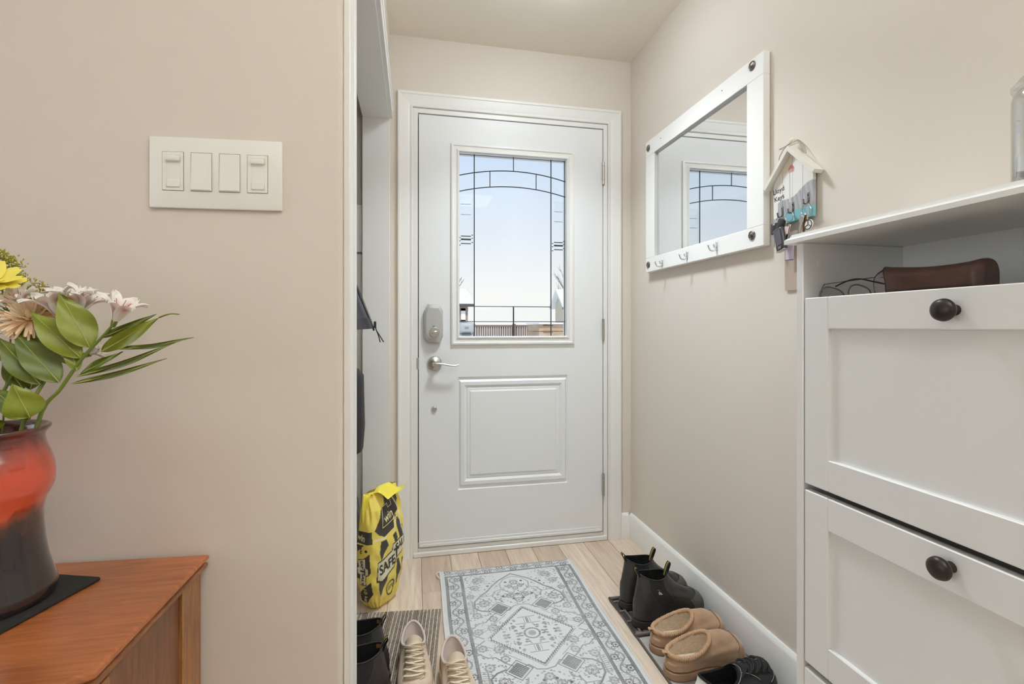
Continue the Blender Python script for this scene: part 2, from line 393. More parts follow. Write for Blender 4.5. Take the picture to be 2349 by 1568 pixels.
for a, b, c, d in ((gx0, 0.283, 1.20, 1.72), (0.677, gx1, 1.20, 1.72), (gx0, 0.283, gz0, 1.11), (0.677, gx1, gz0, 1.11), (0.29, 0.478, 1.116, 1.184), (0.484, 0.67, 1.116, 1.184)):
    gg = G(); r0 = (a + .002, b - .002, c + .002, d - .002); r1 = inset(r0, 0.011)
    ring(gg, r0, r1, GY - 0.0003, GY - 0.0025)
    gg.add([(r1[0], GY - .0025, r1[2]), (r1[1], GY - .0025, r1[2]), (r1[1], GY - .0025, r1[3]), (r1[0], GY - .0025, r1[3])], [[0, 1, 2, 3]])
    gg.build('bevelled_piece', bevelled, pane, smooth=0)
# hinges
for z0, z1 in ((1.811, 1.927), (1.021, 1.128), (0.227, 0.340)):
    g = G(); h = (z1 - z0) / 5
    for k in range(5): g.tube([(0.9445, DY - 0.006, z0 + k * h + .0006), (0.9445, DY - 0.006, z0 + (k + 1) * h - .0006)], 0.0062, 10)
    g.box(0.9445, 0.956, DY - 0.0015, DY, z0, z1); g.build('hinge', nickel, door)
# smart lock housing
lk = G(); oct_ = [(-.026, .091), (.026, .091), (.0435, .060), (.0435, -.060), (.026, -.091), (-.026, -.091), (-.0435, -.060), (-.0435, .060)]
cxl, czl = 0.0902, 1.1045
def octr(s, y): return [(cxl + x * s, y, czl + z * s) for x, z in oct_]
rings_ = [(1.0, DY), (1.0, DY - .020), (0.97, DY - .025), (0.78, DY - .029)]
for (s0, y0), (s1, y1) in zip(rings_, rings_[1:]):
    lk.add(octr(s0, y0) + octr(s1, y1), [[i, (i + 1) % 8, 8 + (i + 1) % 8, 8 + i] for i in range(8)])
lk.add(octr(0.78, DY - .029), [list(range(8))])
lock = lk.build('lock_housing', M('satin nickel plastic', (190, 190, 187), 0.4, metal=0.35), door, smooth=20)
mY = lambda x, y, z: Matrix.Translation((x, y, z)) @ Matrix.Rotation(PI / 2, 4, 'X')
G().lathe([(0.024, 0), (0.024, 0.004), (0.021, 0.007), (0.0001, 0.007)], 24, mY(cxl + .003, DY - .029, czl - .042)).build('thumb_ring', nickel, lock)
G().box(cxl - .015, cxl + .021, DY - .048, DY - .035, czl - .049, czl - .036, 0.004).build('thumb_turn', nickel, lock)
G().box(cxl - .004, cxl + .004, DY - .0300, DY - .0288, czl - .0145, czl - .0125).build('indicator', dark, lock)
# lever handle
lev = G().lathe([(0.0345, 0), (0.0345, 0.005), (0.031, 0.010), (0.018, 0.013), (0.012, 0.016), (0.0115, 0.040), (0.013, 0.046), (0.009, 0.052), (0.0001, 0.053)], 32, mY(0.0951, DY, 0.9140)).build('lever_rose', nickel, door)
pts = smooth_pts([(0.0951, DY - .045, 0.9145), (0.118, DY - .047, 0.9150), (0.145, DY - .048, 0.9115), (0.170, DY - .047, 0.9060), (0.190, DY - .045, 0.9055), (0.2045, DY - .042, 0.9085)], 5)
G().tube(pts, [0.0085 - 0.004 * i / (len(pts) - 1) for i in range(len(pts))], 10, flat=0.75).build('lever', nickel, lev)
G().lathe([(0.0125, 0), (0.0125, 0.004), (0.009, 0.008), (0.0001, 0.0085)], 20, mY(0.0931, DY, 0.6975)).build('chain_button', nickel, door)
g = G().box(0.0105, 0.0205, DY - 0.0035, DY + .02, 0.887, 0.941, 0.001); g.build('latch_plate', nickel, door)
G().box(0.0175, 0.0213, DY - 0.0005, DY + .02, 1.04, 1.115).build('strike_gap', dark, door)
g = G().box(DX0 + .004, DX1 - .012, DY - 0.007, DY + 0.0005, 0.047, 0.060, 0.002).box(DX0 + .002, DX1 - .012, DY - .003, DY + 0.0005, 0.060, 0.072, 0.001)
g.build('door_sweep', doorw, door)
# ================================================================ light switch plate
mW = Matrix(((dxw, -dyw, 0, x0w), (dyw, dxw, 0, y0w), (0, 0, 1, 0), (0, 0, 0, 1)))
def wl(a, z, h=0.0): return mW @ Vector((a, -h, z))
sw = thing('light_switch_plate', 'white four gang light switch plate on the beige wall above the dresser', 'light switch', wl(-0.188, 1.2855))
G().box(-0.2923, -0.0845, -0.0065, -0.0003, 1.2855, 1.4035, 0.0028, mW, seg=2).build('cover_plate', plast, sw)
gap = M('switch seam', (120, 116, 106), 0.7)
for i, (xa, xb) in enumerate(((-0.4043, -0.3748), (-0.3620, -0.3301), (-0.3164, -0.2875), (-0.2737, -0.2423))):
    a, b = (xa - x0w) / dxw, (xb - x0w) / dxw
    m_ = (a + b) / 2; a, b = m_ - 0.0158, m_ + 0.0158
    z0, z1 = 1.3145, 1.3775
    G().box(a - .0007, b + .0007, -.0068, -.0055, z0 - .0007, z1 + .0007, 0, mW).build('seam', gap, sw, smooth=0)
    if i in (1, 2):
        g = G(); A = [(a, -.0068, z0), (b, -.0068, z0), (b, -.0068, z1), (a, -.0068, z1)]
        B = [(a + .001, -.0105, z0 + .0015), (b - .001, -.0105, z0 + .0015), (b - .001, -.0072, z1 - .001), (a + .001, -.0072, z1 - .001)]
        g.add(A + B, [[0, 1, 5, 4], [1, 2, 6, 5], [2, 3, 7, 6], [3, 0, 4, 7], [4, 5, 6, 7]], mW); g.build('rocker', plast, sw, smooth=0)
    else:
        g = G()
        for (p, q, r, t) in ((a, a + .006, z0, z1), (b - .004, b, z0, z1), (a + .006, b - .004, z1 - .005, z1), (a + .006, b - .004, z0, z0 + .004)): g.box(p, q, -.0078, -.0062, r, t, .0004, mW)
        g.box(a + .006, b - .004, -.0069, -.0062, z0 + .004, z1 - .005, 0, mW)
        d = g.build('dimmer', plast, sw, smooth=0)
        G().box(a + .0062, b - .0042, -.0125, -.0068, z1 - .0155, z1 - .0065, .0016, mW, seg=2).build('slider', plast, d)
        G().box(a + .0068, b - .0048, -.0095, -.0068, z0 + .005, z0 + .017, .001, mW).build('paddle', plast, d)
# ================================================================ dresser
def wood(name, c1, c2, sc, rough=0.35, scale=9):
    m = bpy.data.materials.new(name); m.use_nodes = True; t = m.node_tree; p = t.nodes['Principled BSDF']
    p.inputs['Roughness'].default_value = rough; p.inputs['Coat Weight'].default_value = 0.25; p.inputs['Coat Roughness'].default_value = 0.25
    co = t.nodes.new('ShaderNodeTexCoord'); mp = t.nodes.new('ShaderNodeMapping'); mp.inputs['Scale'].default_value = sc
    n = t.nodes.new('ShaderNodeTexNoise'); n.inputs['Scale'].default_value = scale; n.inputs['Detail'].default_value = 9; n.inputs['Roughness'].default_value = 0.65; n.inputs['Distortion'].default_value = 0.8
    n2 = t.nodes.new('ShaderNodeTexNoise'); n2.inputs['Scale'].default_value = 5; n2.inputs['Detail'].default_value = 2
    r = t.nodes.new('ShaderNodeValToRGB'); r.color_ramp.elements[0].position = 0.3; r.color_ramp.elements[1].position = 0.7
    r.color_ramp.elements[0].color = lin(c1); r.color_ramp.elements[1].color = lin(c2)
    r2 = t.nodes.new('ShaderNodeValToRGB'); r2.color_ramp.elements[0].position = 0.35; r2.color_ramp.elements[1].position = 0.7; r2.color_ramp.elements[0].color = (0.72, 0.72, 0.70, 1); r2.color_ramp.elements[1].color = (1.12, 1.05, 1.0, 1)
    mx = t.nodes.new('ShaderNodeMixRGB'); mx.blend_type = 'MULTIPLY'; mx.inputs[0].default_value = 1
    t.links.new(co.outputs['Object'], mp.inputs[0]); t.links.new(mp.outputs[0], n.inputs['Vector']); t.links.new(co.outputs['Object'], n2.inputs['Vector'])
    t.links.new(n.outputs[0], r.inputs[0]); t.links.new(n2.outputs[0], r2.inputs[0]); t.links.new(r.outputs[0], mx.inputs[1]); t.links.new(r2.outputs[0], mx.inputs[2]); t.links.new(mx.outputs[0], p.inputs['Base Color'])
    return m
wtop = wood('dresser top wood', (150, 84, 46), (196, 122, 72), (1.2, 14, 14), 0.3)
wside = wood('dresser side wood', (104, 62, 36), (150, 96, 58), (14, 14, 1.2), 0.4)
wpost = wood('dresser post wood', (128, 80, 42), (188, 132, 78), (14, 14, 1.2), 0.4)
wedge = wood('dresser edge wood', (112, 64, 36), (170, 112, 66), (4, 4, 14), 0.35)
TOPZ = 0.711
dr = thing('dresser', 'reddish brown wooden dresser with moulded top under the flower vase', 'dresser', (-0.75, 0.72, 0))
top_poly = [(-0.334, on_wall(-0.334) - 0.004), (-0.341, 0.606), (-0.73, 0.436), (-0.83, 0.425), (-1.25, 0.46), (-1.25, on_wall(-1.25) - 0.004)]
def off_poly(poly, d):
    n = len(poly); out = []
    for i in range(n):
        p0, p1, p2 = Vector(poly[i - 1]), Vector(poly[i]), Vector(poly[(i + 1) % n])
        e1 = (p1 - p0).normalized(); e2 = (p2 - p1).normalized()
        n1 = Vector((-e1.y, e1.x)); n2 = Vector((-e2.y, e2.x)); b = (n1 + n2); b = b / max(b.dot(n1), 0.3)
        out.append(tuple(p1 - b * d))
    return out
# polygon runs clockwise: flip sign so that +d is inwards
def loft_poly(g, poly, prof, sign=1):
    rings = [[(x, y, z) for x, y in off_poly(poly, d * sign)] for d, z in prof]; n = len(poly)
    for a, b in zip(rings, rings[1:]): g.add(a + b, [[i, (i + 1) % n, n + (i + 1) % n, n + i] for i in range(n)])
    g.add(rings[0], [list(range(n))]); g.add(rings[-1], [list(range(n))])
g = G(); loft_poly(g, top_poly, [(0.006, TOPZ), (0.002, TOPZ - .002), (0.001, TOPZ - .005), (0.002, TOPZ - .0075), (0.0065, TOPZ - .0095), (0.0065, TOPZ - .0115)]); g.build('top', wtop, dr, smooth=20)
g = G(); loft_poly(g, top_poly, [(0.0065, TOPZ - .0115), (0.003, TOPZ - .0135), (0.002, TOPZ - .017), (0.004, TOPZ - .0205), (0.010, TOPZ - .022), (0.0105, TOPZ - .026)]); g.build('edge_moulding', wedge, dr, smooth=20)
bx = -0.3455; zb = TOPZ - 0.026
G().box(bx - .03, bx, 0.8385, 0.8810, 0.03, zb, 0.002).build('post', wpost, dr)
G().box(bx - .03, bx - .0005, 0.8185, 0.8365, 0.03, zb, 0.001).build('post', wpost, dr)
G().box(bx - .03, bx, 0.609, 0.640, 0.03, zb, 0.002).build('post', wpost, dr)
G().box(bx - .018, bx - .006, 0.640, 0.8175, 0.06, zb, 0.0).build('side_panel', wside, dr)
body = [(bx - .02, on_wall(-0.36) - 0.006), (bx - .02, 0.617), (-0.735, 0.452), (-0.83, 0.442), (-1.23, 0.477), (-1.23, on_wall(-1.23) - 0.006)]
G().prism(body, 0.06, zb).build('carcass', wside, dr, smooth=0)
g0 = Vector((bx - .004, 0.6115)); g1 = Vector((-0.733, 0.444)); e = (g1 - g0).normalized(); nn = Vector((-e.y, e.x))
if nn.y > 0: nn = -nn
ang = math.atan2(e.y, e.x)
for k, (z0, z1) in enumerate(((0.08, 0.27), (0.28, 0.47), (0.48, 0.66))):
    mm = Matrix.Translation((g0.x + nn.x * .002, g0.y + nn.y * .002, 0)) @ Matrix.Rotation(ang, 4, 'Z')
    dw = G().box(0.03, (g1 - g0).length - .02, -.002, .012, z0, z1, 0.003, mm).build('drawer', wside, dr)
    G().ball(mm @ Vector((0.2, .018, (z0 + z1) / 2)), 0.013, 10).build('knob', wpost, dw)
for (xx, yy) in ((-0.37, 0.86), (-0.37, 0.63), (-0.80, 0.47), (-1.2, 0.50), (-1.2, 0.93)):
    G().box(xx - .02, xx + .02, yy - .02, yy + .02, 0, 0.06, 0.004).build('foot', wside, dr)
# ================================================================ coaster and vase
VX, VY = -0.561, 0.7717
G().box(-0.082, 0.082, -0.082, 0.082, TOPZ, TOPZ + 0.006, 0.002, Matrix.Translation((VX, VY, 0)) @ Matrix.Rotation(math.radians(-18), 4, 'Z')).build('coaster', M('black felt', (38, 37, 36), 0.9, bump=(500, .3)))
tag(bpy.data.objects['coaster'], 'square black felt coaster under the red and black vase', 'coaster')
vm = bpy.data.materials.new('drip glaze'); vm.use_nodes = True; t = vm.node_tree; p = t.nodes['Principled BSDF']
p.inputs['Roughness'].default_value = 0.12; p.inputs['Coat Weight'].default_value = 0.6; p.inputs['Coat Roughness'].default_value = 0.06
co = t.nodes.new('ShaderNodeTexCoord'); sp = t.nodes.new('ShaderNodeSeparateXYZ'); t.links.new(co.outputs['Object'], sp.inputs[0])
mp = t.nodes.new('ShaderNodeMapping'); mp.inputs['Scale'].default_value = (1, 1, 0.25); t.links.new(co.outputs['Object'], mp.inputs[0])
n = t.nodes.new('ShaderNodeTexNoise'); n.inputs['Scale'].default_value = 42; n.inputs['Detail'].default_value = 5; t.links.new(mp.outputs[0], n.inputs['Vector'])
n2 = t.nodes.new('ShaderNodeTexNoise'); n2.inputs['Scale'].default_value = 14; n2.inputs['Detail'].default_value = 2; t.links.new(co.outputs['Object'], n2.inputs['Vector'])
m1 = t.nodes.new('ShaderNodeMath'); m1.operation = 'MULTIPLY_ADD'; m1.inputs[1].default_value = 0.045; t.links.new(n.outputs[0], m1.inputs[0]); t.links.new(sp.outputs['Z'], m1.inputs[2])
m2 = t.nodes.new('ShaderNodeMath'); m2.operation = 'MULTIPLY_ADD'; m2.inputs[1].default_value = 0.05; t.links.new(n2.outputs[0], m2.inputs[0]); t.links.new(m1.outputs[0], m2.inputs[2])
m3 = t.nodes.new('ShaderNodeMath'); m3.operation = 'MULTIPLY_ADD'; m3.inputs[1].default_value = 1 / 0.265; m3.inputs[2].default_value = -0.03 / 0.265; t.links.new(m2.outputs[0], m3.inputs[0])
r = t.nodes.new('ShaderNodeValToRGB'); t.links.new(m3.outputs[0], r.inputs[0]); t.links.new(r.outputs[0], p.inputs['Base Color'])
ce = r.color_ramp; ce.elements[0].position = 0.0; ce.elements[0].color = lin((44, 36, 36)); ce.elements[1].position = 1.0; ce.elements[1].color = lin((74, 40, 36))
for pp, cc_ in ((0.40, (40, 33, 33)), (0.485, (74, 46, 34)), (0.53, (150, 58, 34)), (0.56, (208, 88, 60)), (0.74, (204, 80, 56)), (0.82, (166, 72, 54)), (0.88, (112, 50, 42)), (0.94, (78, 44, 40))):
    el = ce.elements.new(pp); el.color = lin(cc_)
vase = thing('vase', 'red and black drip glazed ceramic vase holding the cut flowers', 'vase', (VX, VY, TOPZ + 0.006))
prof = [(0.0001, 0.0), (0.070, 0.0), (0.080, 0.002), (0.0825, 0.010), (0.081, 0.020), (0.0765, 0.032), (0.0705, 0.055), (0.0665, 0.080), (0.0645, 0.105), (0.0650, 0.125), (0.0690, 0.140), (0.0765, 0.152), (0.0800, 0.162), (0.0805, 0.178), (0.0785, 0.192), (0.0735, 0.206), (0.0685, 0.217), (0.0660, 0.226), (0.0665, 0.232), (0.0700, 0.237), (0.0735, 0.2405), (0.0738, 0.2435), (0.0715, 0.2450), (0.0670, 0.2435), (0.0620, 0.236), (0.0600, 0.222), (0.0650, 0.200), (0.066, 0.15), (0.058, 0.10), (0.060, 0.03), (0.0001, 0.012)]
prof = [(r_ * 0.85, z_ * 0.965) for r_, z_ in prof]
lob = lambda a, z: 1 + 0.022 * math.cos(4 * a + 0.6) * math.exp(-((z - 0.168) / 0.035) ** 2)
G().lathe(prof, 64, Matrix.Translation((VX, VY, TOPZ + 0.006)), lob).build('body', vm, vase, smooth=60)
# ================================================================ cut flowers
def setcol(o, cols):
    me = o.data; a = me.color_attributes.new('Col', 'FLOAT_COLOR', 'POINT')
    c = np.ones((len(me.vertices), 4), dtype=np.float32); c[:, :3] = np.array(cols)[:, :3]; a.data.foreach_set('color', c.ravel())
leafA = M('leaf green', (142, 150, 48), 0.4, noise=(30, (118, 132, 40)))
leafB = M('deep leaf green', (114, 126, 46), 0.42, noise=(30, (90, 104, 38)))
veinm = M('leaf midrib', (168, 178, 92), 0.5); stemm = M('stem green', (112, 128, 48), 0.5)
CAMP = Vector((0, 0, 1.09))
def leaf(base, tip, w, parent, mat_, bend=0.0, roll=0.0, shape=0.85, fold=0.12):
    b, t = Vector(base), Vector(tip); ax = t - b; L = ax.length; a = ax.normalized()
    nrm = (CAMP - (b + t) / 2).normalized(); nrm = (nrm - a * nrm.dot(a)).normalized()
    nrm = Matrix.Rotation(roll, 3, a) @ nrm; sd = a.cross(nrm)
    def fn(u, v):
        wv = w * 0.42 * max(math.sin(PI * min(u ** shape, 1.0)), 0.0) ** (0.85 if u < .45 else 1.15) + 0.0004
        s_ = (v - 0.5) * 2
        return b + a * (u * L) + sd * (s_ * wv) + nrm * (fold * wv * abs(s_) ** 1.3 + bend * L * math.sin(PI * u * 0.95) + 0.0015 * math.sin(9 * u + 3 * s_))
    o = G().grid(fn, 16, 8).build('leaf', mat_, parent, smooth=80)
    G().tube([fn(u, 0.5) + nrm * 0.0003 for u in np.linspace(0, 0.93, 10)], [0.0009 - 0.0006 * k / 9 for k in range(10)], 5).build('midrib', veinm, o)
    return o
def lily(base, direc, size, parent, rot=0.0, pink=1.0):
    d = Vector(direc).normalized(); q = d.to_track_quat('Z', 'Y').to_matrix().to_4x4(); mm = Matrix.Translation(base) @ q
    fl = G().tube([(0, 0, -0.004), (0, 0, 0.006)], [0.003, 0.0045], 8, mat=mm).build('flower', stemm, parent)
    for k in range(6):
        ang = rot + k * PI / 3; wide = (k % 2 == 0); W_ = size * (0.36 if wide else 0.24); Lp = size * (1.0 if wide else 1.06)
        ra = Matrix.Rotation(ang, 4, 'Z')
        def fn(u, v):
            s_ = (v - .5) * 2; rad = size * (0.06 + 0.12 * u + 0.42 * u ** 2.6); h = Lp * (0.98 * u - 0.25 * u ** 4)
            wv = W_ * 0.5 * (0.22 + 0.95 * math.sin(PI * min(u ** 1.5, 0.985)) ** 0.8)
            return mm @ ra @ Vector((rad - 0.25 * wv * s_ * s_ * 0.6, wv * s_, h + 0.003 * math.sin(6 * u + 4 * s_) * u))
        g = G().grid(fn, 12, 6); o = g.build('petal', M('lily petal', (240, 230, 228), 0.6, attr='Col'), fl, smooth=80)
        cols = []
        for i in range(13):
            for j in range(7):
                u = i / 12; s_ = abs(j / 6 - .5) * 2; c = np.array([0.98, 0.95, 0.93])
                if wide: k_ = math.exp(-((u - .62) / .16) ** 2) * (1 - s_) ** 2 * pink
                else: k_ = math.exp(-((u - .5) / .2) ** 2) * (1 - s_) ** 2 * pink * .75
                c = c * (1 - k_) + np.array([0.66, 0.26, 0.30]) * k_
                y_ = math.exp(-((u - .95) / .06) ** 2) * (1 - s_) * .7 + max(0, .15 - u) * 2
                cols.append(c * (1 - y_) + np.array([0.5, 0.55, 0.2]) * y_)
        setcol(o, cols)
    for k in range(5):
        a = 0.5 + k * 1.25
        G().tube([mm @ Vector((0, 0, 0)), mm @ Vector((size * .08 * math.cos(a), size * .08 * math.sin(a), size * .45)), mm @ Vector((size * .2 * math.cos(a), size * .2 * math.sin(a), size * .72))], 0.0005, 4).build('stamen', M('stamen', (150, 110, 60), 0.6), fl)
    return fl
# right-hand spray
MX, MY, MZ = VX + 0.03, VY + 0.01, 0.905
sp1 = thing('leafy_lily_stem', 'long leafy stem with one white and pink lily reaching right of the vase', 'flower', (MX, MY, MZ))
main = smooth_pts([(VX + 0.02, VY + 0.008, 0.77), (-0.5185, 0.7935, 0.953), (-0.4906, 0.7941, 1.0022), (-0.4603, 0.788, 1.0455), (-0.4349, 0.7828, 1.0733), (-0.4167, 0.7791, 1.0937)], 6)
G().tube(main, [0.0030 - 0.0014 * i / (len(main) - 1) for i in range(len(main))], 8).build('stem', stemm, sp1)
for (b, t_, w, mt, bd, rl, sh, fd) in (
    ((-0.4506, 0.786, 1.0597), (-0.4846, 0.780, 1.1376), 0.049, leafA, 0.02, 0.15, 0.78, 0.12), ((-0.4621, 0.7883, 1.0449), (-0.5173, 0.778, 1.111), 0.041, leafA, 0.02, -0.1, 0.85, 0.1),
    ((-0.4349, 0.7828, 1.0541), (-0.3543, 0.7663, 1.1024), 0.024, leafA, 0.03, 0.1, 0.8, 0.3), ((-0.4403, 0.790, 1.0733), (-0.3616, 0.775, 1.1073), 0.013, leafB, 0.03, 0.2, 0.8, 0.2),
    ((-0.4167, 0.786, 1.0579), (-0.3101, 0.7673, 1.0745), 0.009, leafB, 0.05, 0.5, 0.75, 0.3), ((-0.4682, 0.7896, 1.0195), (-0.3319, 0.7618, 1.0671), 0.0105, leafB, 0.05, 0.4, 0.8, 0.5),
    ((-0.4743, 0.7908, 1.009), (-0.3428, 0.764, 1.0449), 0.009, leafB, 0.05, 0.3, 0.8, 0.5), ((-0.4676, 0.793, 1.0195), (-0.4064, 0.780, 1.0541), 0.013, leafB, 0.03, -0.4, 0.8, 0.4),
    ((-0.4682, 0.7896, 1.0263), (-0.4846, 0.797, 1.0700), 0.022, leafA, 0.02, 0.1, 0.85, 0.15)):
    leaf(b, t_, w, sp1, mt, bd, rl, sh, fd)
G().tube(smooth_pts([(-0.3543, 0.7663, 1.1024), (-0.340, 0.765, 1.1075), (-0.327, 0.764, 1.1070)], 4), [0.0012] * 4 + [0.0008] * 4 + [0.0004], 5).build('leaf_tip', leafB, sp1)
lily((-0.4175, 0.7791, 1.0930), (0.45, -0.2, 1.0), 0.050, sp1, 0.3)
# left-hand spray
sp2 = thing('leafy_lily_stem', 'broad leaved stem with white lilies rising from the vase mouth', 'flower', (VX + .01, VY, MZ))
main = smooth_pts([(VX, VY, 0.78), (VX + 0.030, VY + 0.015, 0.955), (-0.507, 0.800, 1.03), (-0.500, 0.802, 1.085), (-0.4967, 0.802, 1.1104)], 6)
G().tube(main, 0.0024, 8).build('stem', stemm, sp2)
for (b, t_, w, mt, bd, rl, sh, fd) in (
    ((-0.4779, 0.7986, 1.035), (-0.5681, 0.806, 1.116), 0.032, leafB, 0.02, -0.2, 0.85, 0.15), ((-0.4912, 0.7920, 1.0103), (-0.5445, 0.790, 1.082), 0.044, leafB, 0.02, 0.1, 0.8, 0.12),
    ((-0.5124, 0.7900, 1.0084), (-0.5591, 0.786, 1.0745), 0.038, leafB, 0.02, -0.1, 0.85, 0.12), ((-0.5427, 0.8048, 1.0004), (-0.5724, 0.8108, 1.0399), 0.025, leafB, 0.02, 0.1, 0.85, 0.15),
    ((-0.5251, 0.7900, 0.9600), (-0.5706, 0.788, 1.0065), 0.034, leafB, 0.02, 0.1, 0.85, 0.15), ((-0.5161, 0.7760, 0.9651), (-0.5270, 0.762, 1.0135), 0.050, leafA, 0.03, 0.0, 0.62, 0.1),
    ((-0.5500, 0.7550, 0.9480), (-0.5465, 0.735, 0.980), 0.046, leafA, 0.04, 0.0, 0.60, 0.1), ((-0.5827, 0.8029, 1.0455), (-0.5558, 0.7979, 1.0504), 0.0145, leafA, 0.02, 0.3, 0.85, 0.2),
    ((-0.535, 0.805, 1.0), (-0.530, 0.808, 1.045), 0.03, leafB, 0.02, 0.2, 0.85, 0.15), ((-0.575, 0.79, 0.97), (-0.60, 0.79, 1.03), 0.035, leafB, 0.02, 0.1, 0.85, 0.15), ((-0.590, 0.77, 0.96), (-0.64, 0.77, 1.02), 0.04, leafA, 0.02, 0.1, 0.85, 0.15)):
    leaf(b, t_, w, sp2, mt, bd, rl, sh, fd)
for (b, dd, s_, ro) in (((-0.499, 0.806, 1.100), (-0.25, -0.35, 1), 0.052, 0.2), ((-0.477, 0.808, 1.106), (0.5, -0.1, 1), 0.048, 0.9), ((-0.541, 0.810, 1.108), (-0.2, -0.5, 0.8), 0.046, 0.5), ((-0.468, 0.806, 1.048), (0.8, 0.2, 0.35), 0.026, 0.4), ((-0.485, 0.810, 1.105), (0.1, -0.2, 1), 0.050, 0.4)):
    G().tube(smooth_pts([(-0.502, 0.803, 1.07), tuple((Vector(b) + Vector((-0.502, 0.803, 1.07))) / 2 + Vector((0, 0, .004))), b], 4), 0.0014, 6).build('pedicel', stemm, sp2)
    lily(b, dd, s_, sp2, ro)
# peach chrysanthemum
def petal_mesh(nm, L, w, curl, m):
    def fn(u, v):
        s_ = (v - .5) * 2; wv = w * .5 * (0.45 + 0.6 * math.sin(PI * min(u, .97)) ** .7)
        return Vector((L * u, wv * s_, curl * L * u * u + 0.25 * wv * s_ * s_))
    g = G().grid(fn, 5, 2); me = bpy.data.meshes.new(nm); me.from_pydata(g.v, [], g.f); me.shade_smooth(); me.materials.append(m); return me
chm = thing('chrysanthemum', 'peach coloured chrysanthemum with many thin petals among the leaves', 'flower', (-0.545, 0.785, MZ))
pc = Vector((-0.535, 0.806, 1.101))
G().tube(smooth_pts([(VX - .005, VY + .005, 0.78), (VX - .01, VY + .02, 0.96), tuple(pc + Vector((0, .01, -.03))), tuple(pc + Vector((0, .004, -.006)))], 5), 0.0022, 8).build('stem', stemm, chm)
G().ball(pc, 0.009, 10).build('flower_centre', M('chrysanthemum centre', (196, 142, 70), 0.7), chm)
peach = [M('peach petal', (246, 214, 176), 0.6), M('pale peach petal', (248, 230, 200), 0.6)]
pms = [petal_mesh('petal', 0.031, 0.0040, -0.15, peach[0]), petal_mesh('petal', 0.027, 0.0038, 0.2, peach[1]), petal_mesh('petal', 0.019, 0.0036, 0.45, peach[1])]
face = Vector((0.25, -0.8, 0.55)).to_track_quat('Z', 'Y').to_matrix().to_4x4()
def petals(root, centre, F_, rows, meshes, r0=0.004):
    for k, (cnt, el, mi) in enumerate(rows):
        for i in range(cnt):
            a = 2 * PI * (i + 0.5 * (k % 2)) / cnt + random.uniform(-.08, .08)
            m_ = F_ @ Matrix.Rotation(a, 4, 'Z') @ Matrix.Rotation(-el + random.uniform(-.1, .1), 4, 'Y') @ Matrix.Translation((r0, 0, 0))
            o = bpy.data.objects.new('petal', meshes[mi]); COL.objects.link(o); o.parent = root
            o.matrix_local = Matrix.Translation(centre - ORI[root.name]) @ m_
petals(chm, pc, face, ((26, -0.15, 0), (26, 0.12, 0), (24, 0.40, 0), (22, 0.68, 1), (16, 0.95, 1), (11, 1.2, 2)), pms)
# yellow daisy
yd = thing('yellow_daisy', 'bright yellow daisy at the top of the bouquet', 'flower', (-0.57, 0.785, MZ))
pc = Vector((-0.570, 0.792, 1.150))
G().tube(smooth_pts([(VX - .012, VY, 0.78), (VX - .02, VY + .02, 0.96), (-0.568, 0.797, 1.09), tuple(pc + Vector((0, .004, -.004)))], 5), 0.0018, 8).build('stem', stemm, yd)
G().ball(pc, 0.007, 10, (1, 1, .7)).build('flower_centre', M('daisy centre', (120, 110, 40), 0.7), yd)
ym = petal_mesh('petal', 0.030, 0.017, 0.12, M('yellow petal', (250, 236, 112), 0.55))
petals(yd, pc, Vector((0.35, -0.5, 0.8)).to_track_quat('Z', 'Y').to_matrix().to_4x4(), ((9, 0.15, 0), (7, 0.45, 0)), [ym])
# white lily beside the frame edge
wl3 = thing('white_lily', 'white lily low on the far left of the bouquet', 'flower', (-0.58, 0.77, MZ))
G().tube(smooth_pts([(VX - .01, VY - .005, 0.78), (VX - .03, VY + .01, 0.96), (-0.585, 0.79, 1.04), (-0.590, 0.788, 1.062)], 5), 0.0016, 8).build('stem', stemm, wl3)
lily((-0.590, 0.788, 1.060), (0.55, -0.5, 0.7), 0.040, wl3, 0.1, 0.35)
# goldenrod
gr = thing('goldenrod_sprig', 'feathery yellow green goldenrod sprig behind the yellow daisy', 'flower', (-0.56, 0.80, MZ))
rng = random.Random(3); fl_ = G(); st_ = G()
root_ = Vector((-0.575, 0.822, 1.10)); st_.tube(smooth_pts([(VX - .005, VY + .02, 0.78), (VX - .01, VY + .04, 0.97), (-0.570, 0.822, 1.08), (-0.580, 0.822, 1.14), (-0.592, 0.822, 1.195)], 5), 0.0012, 5)
for k in range(17):
    f = k / 16; s0 = Vector((-0.572 - 0.02 * f, 0.822, 1.092 + 0.098 * f))
    for sgn in (1, -1):
        Lb = (0.085 - 0.055 * f) * rng.uniform(.8, 1.1); up = 0.45 + 0.5 * f; dep = rng.uniform(-.35, .15)
        dv = Vector((sgn * 0.9, dep, up)).normalized()
        pts = [s0 + dv * Lb * u + Vector((0, 0, -0.022 * u * u)) for u in np.linspace(0, 1, 7)]
        st_.tube(pts, 0.0006, 4)
        for q in range(48):
            u = rng.uniform(.18, 1); p0 = s0 + dv * Lb * u + Vector((0, 0, -0.022 * u * u))
            fl_.ball(p0 + Vector((rng.gauss(0, .0032), rng.gauss(0, .0032), abs(rng.gauss(0, .0035)))), rng.uniform(.0006, .0011), 4, (1, 1, 1.4))
st_.build('stem', stemm, gr)
tag(fl_.build('florets', M('goldenrod florets', (190, 178, 58), 0.8, noise=(120, (146, 146, 50))), gr, smooth=80), kind='stuff')
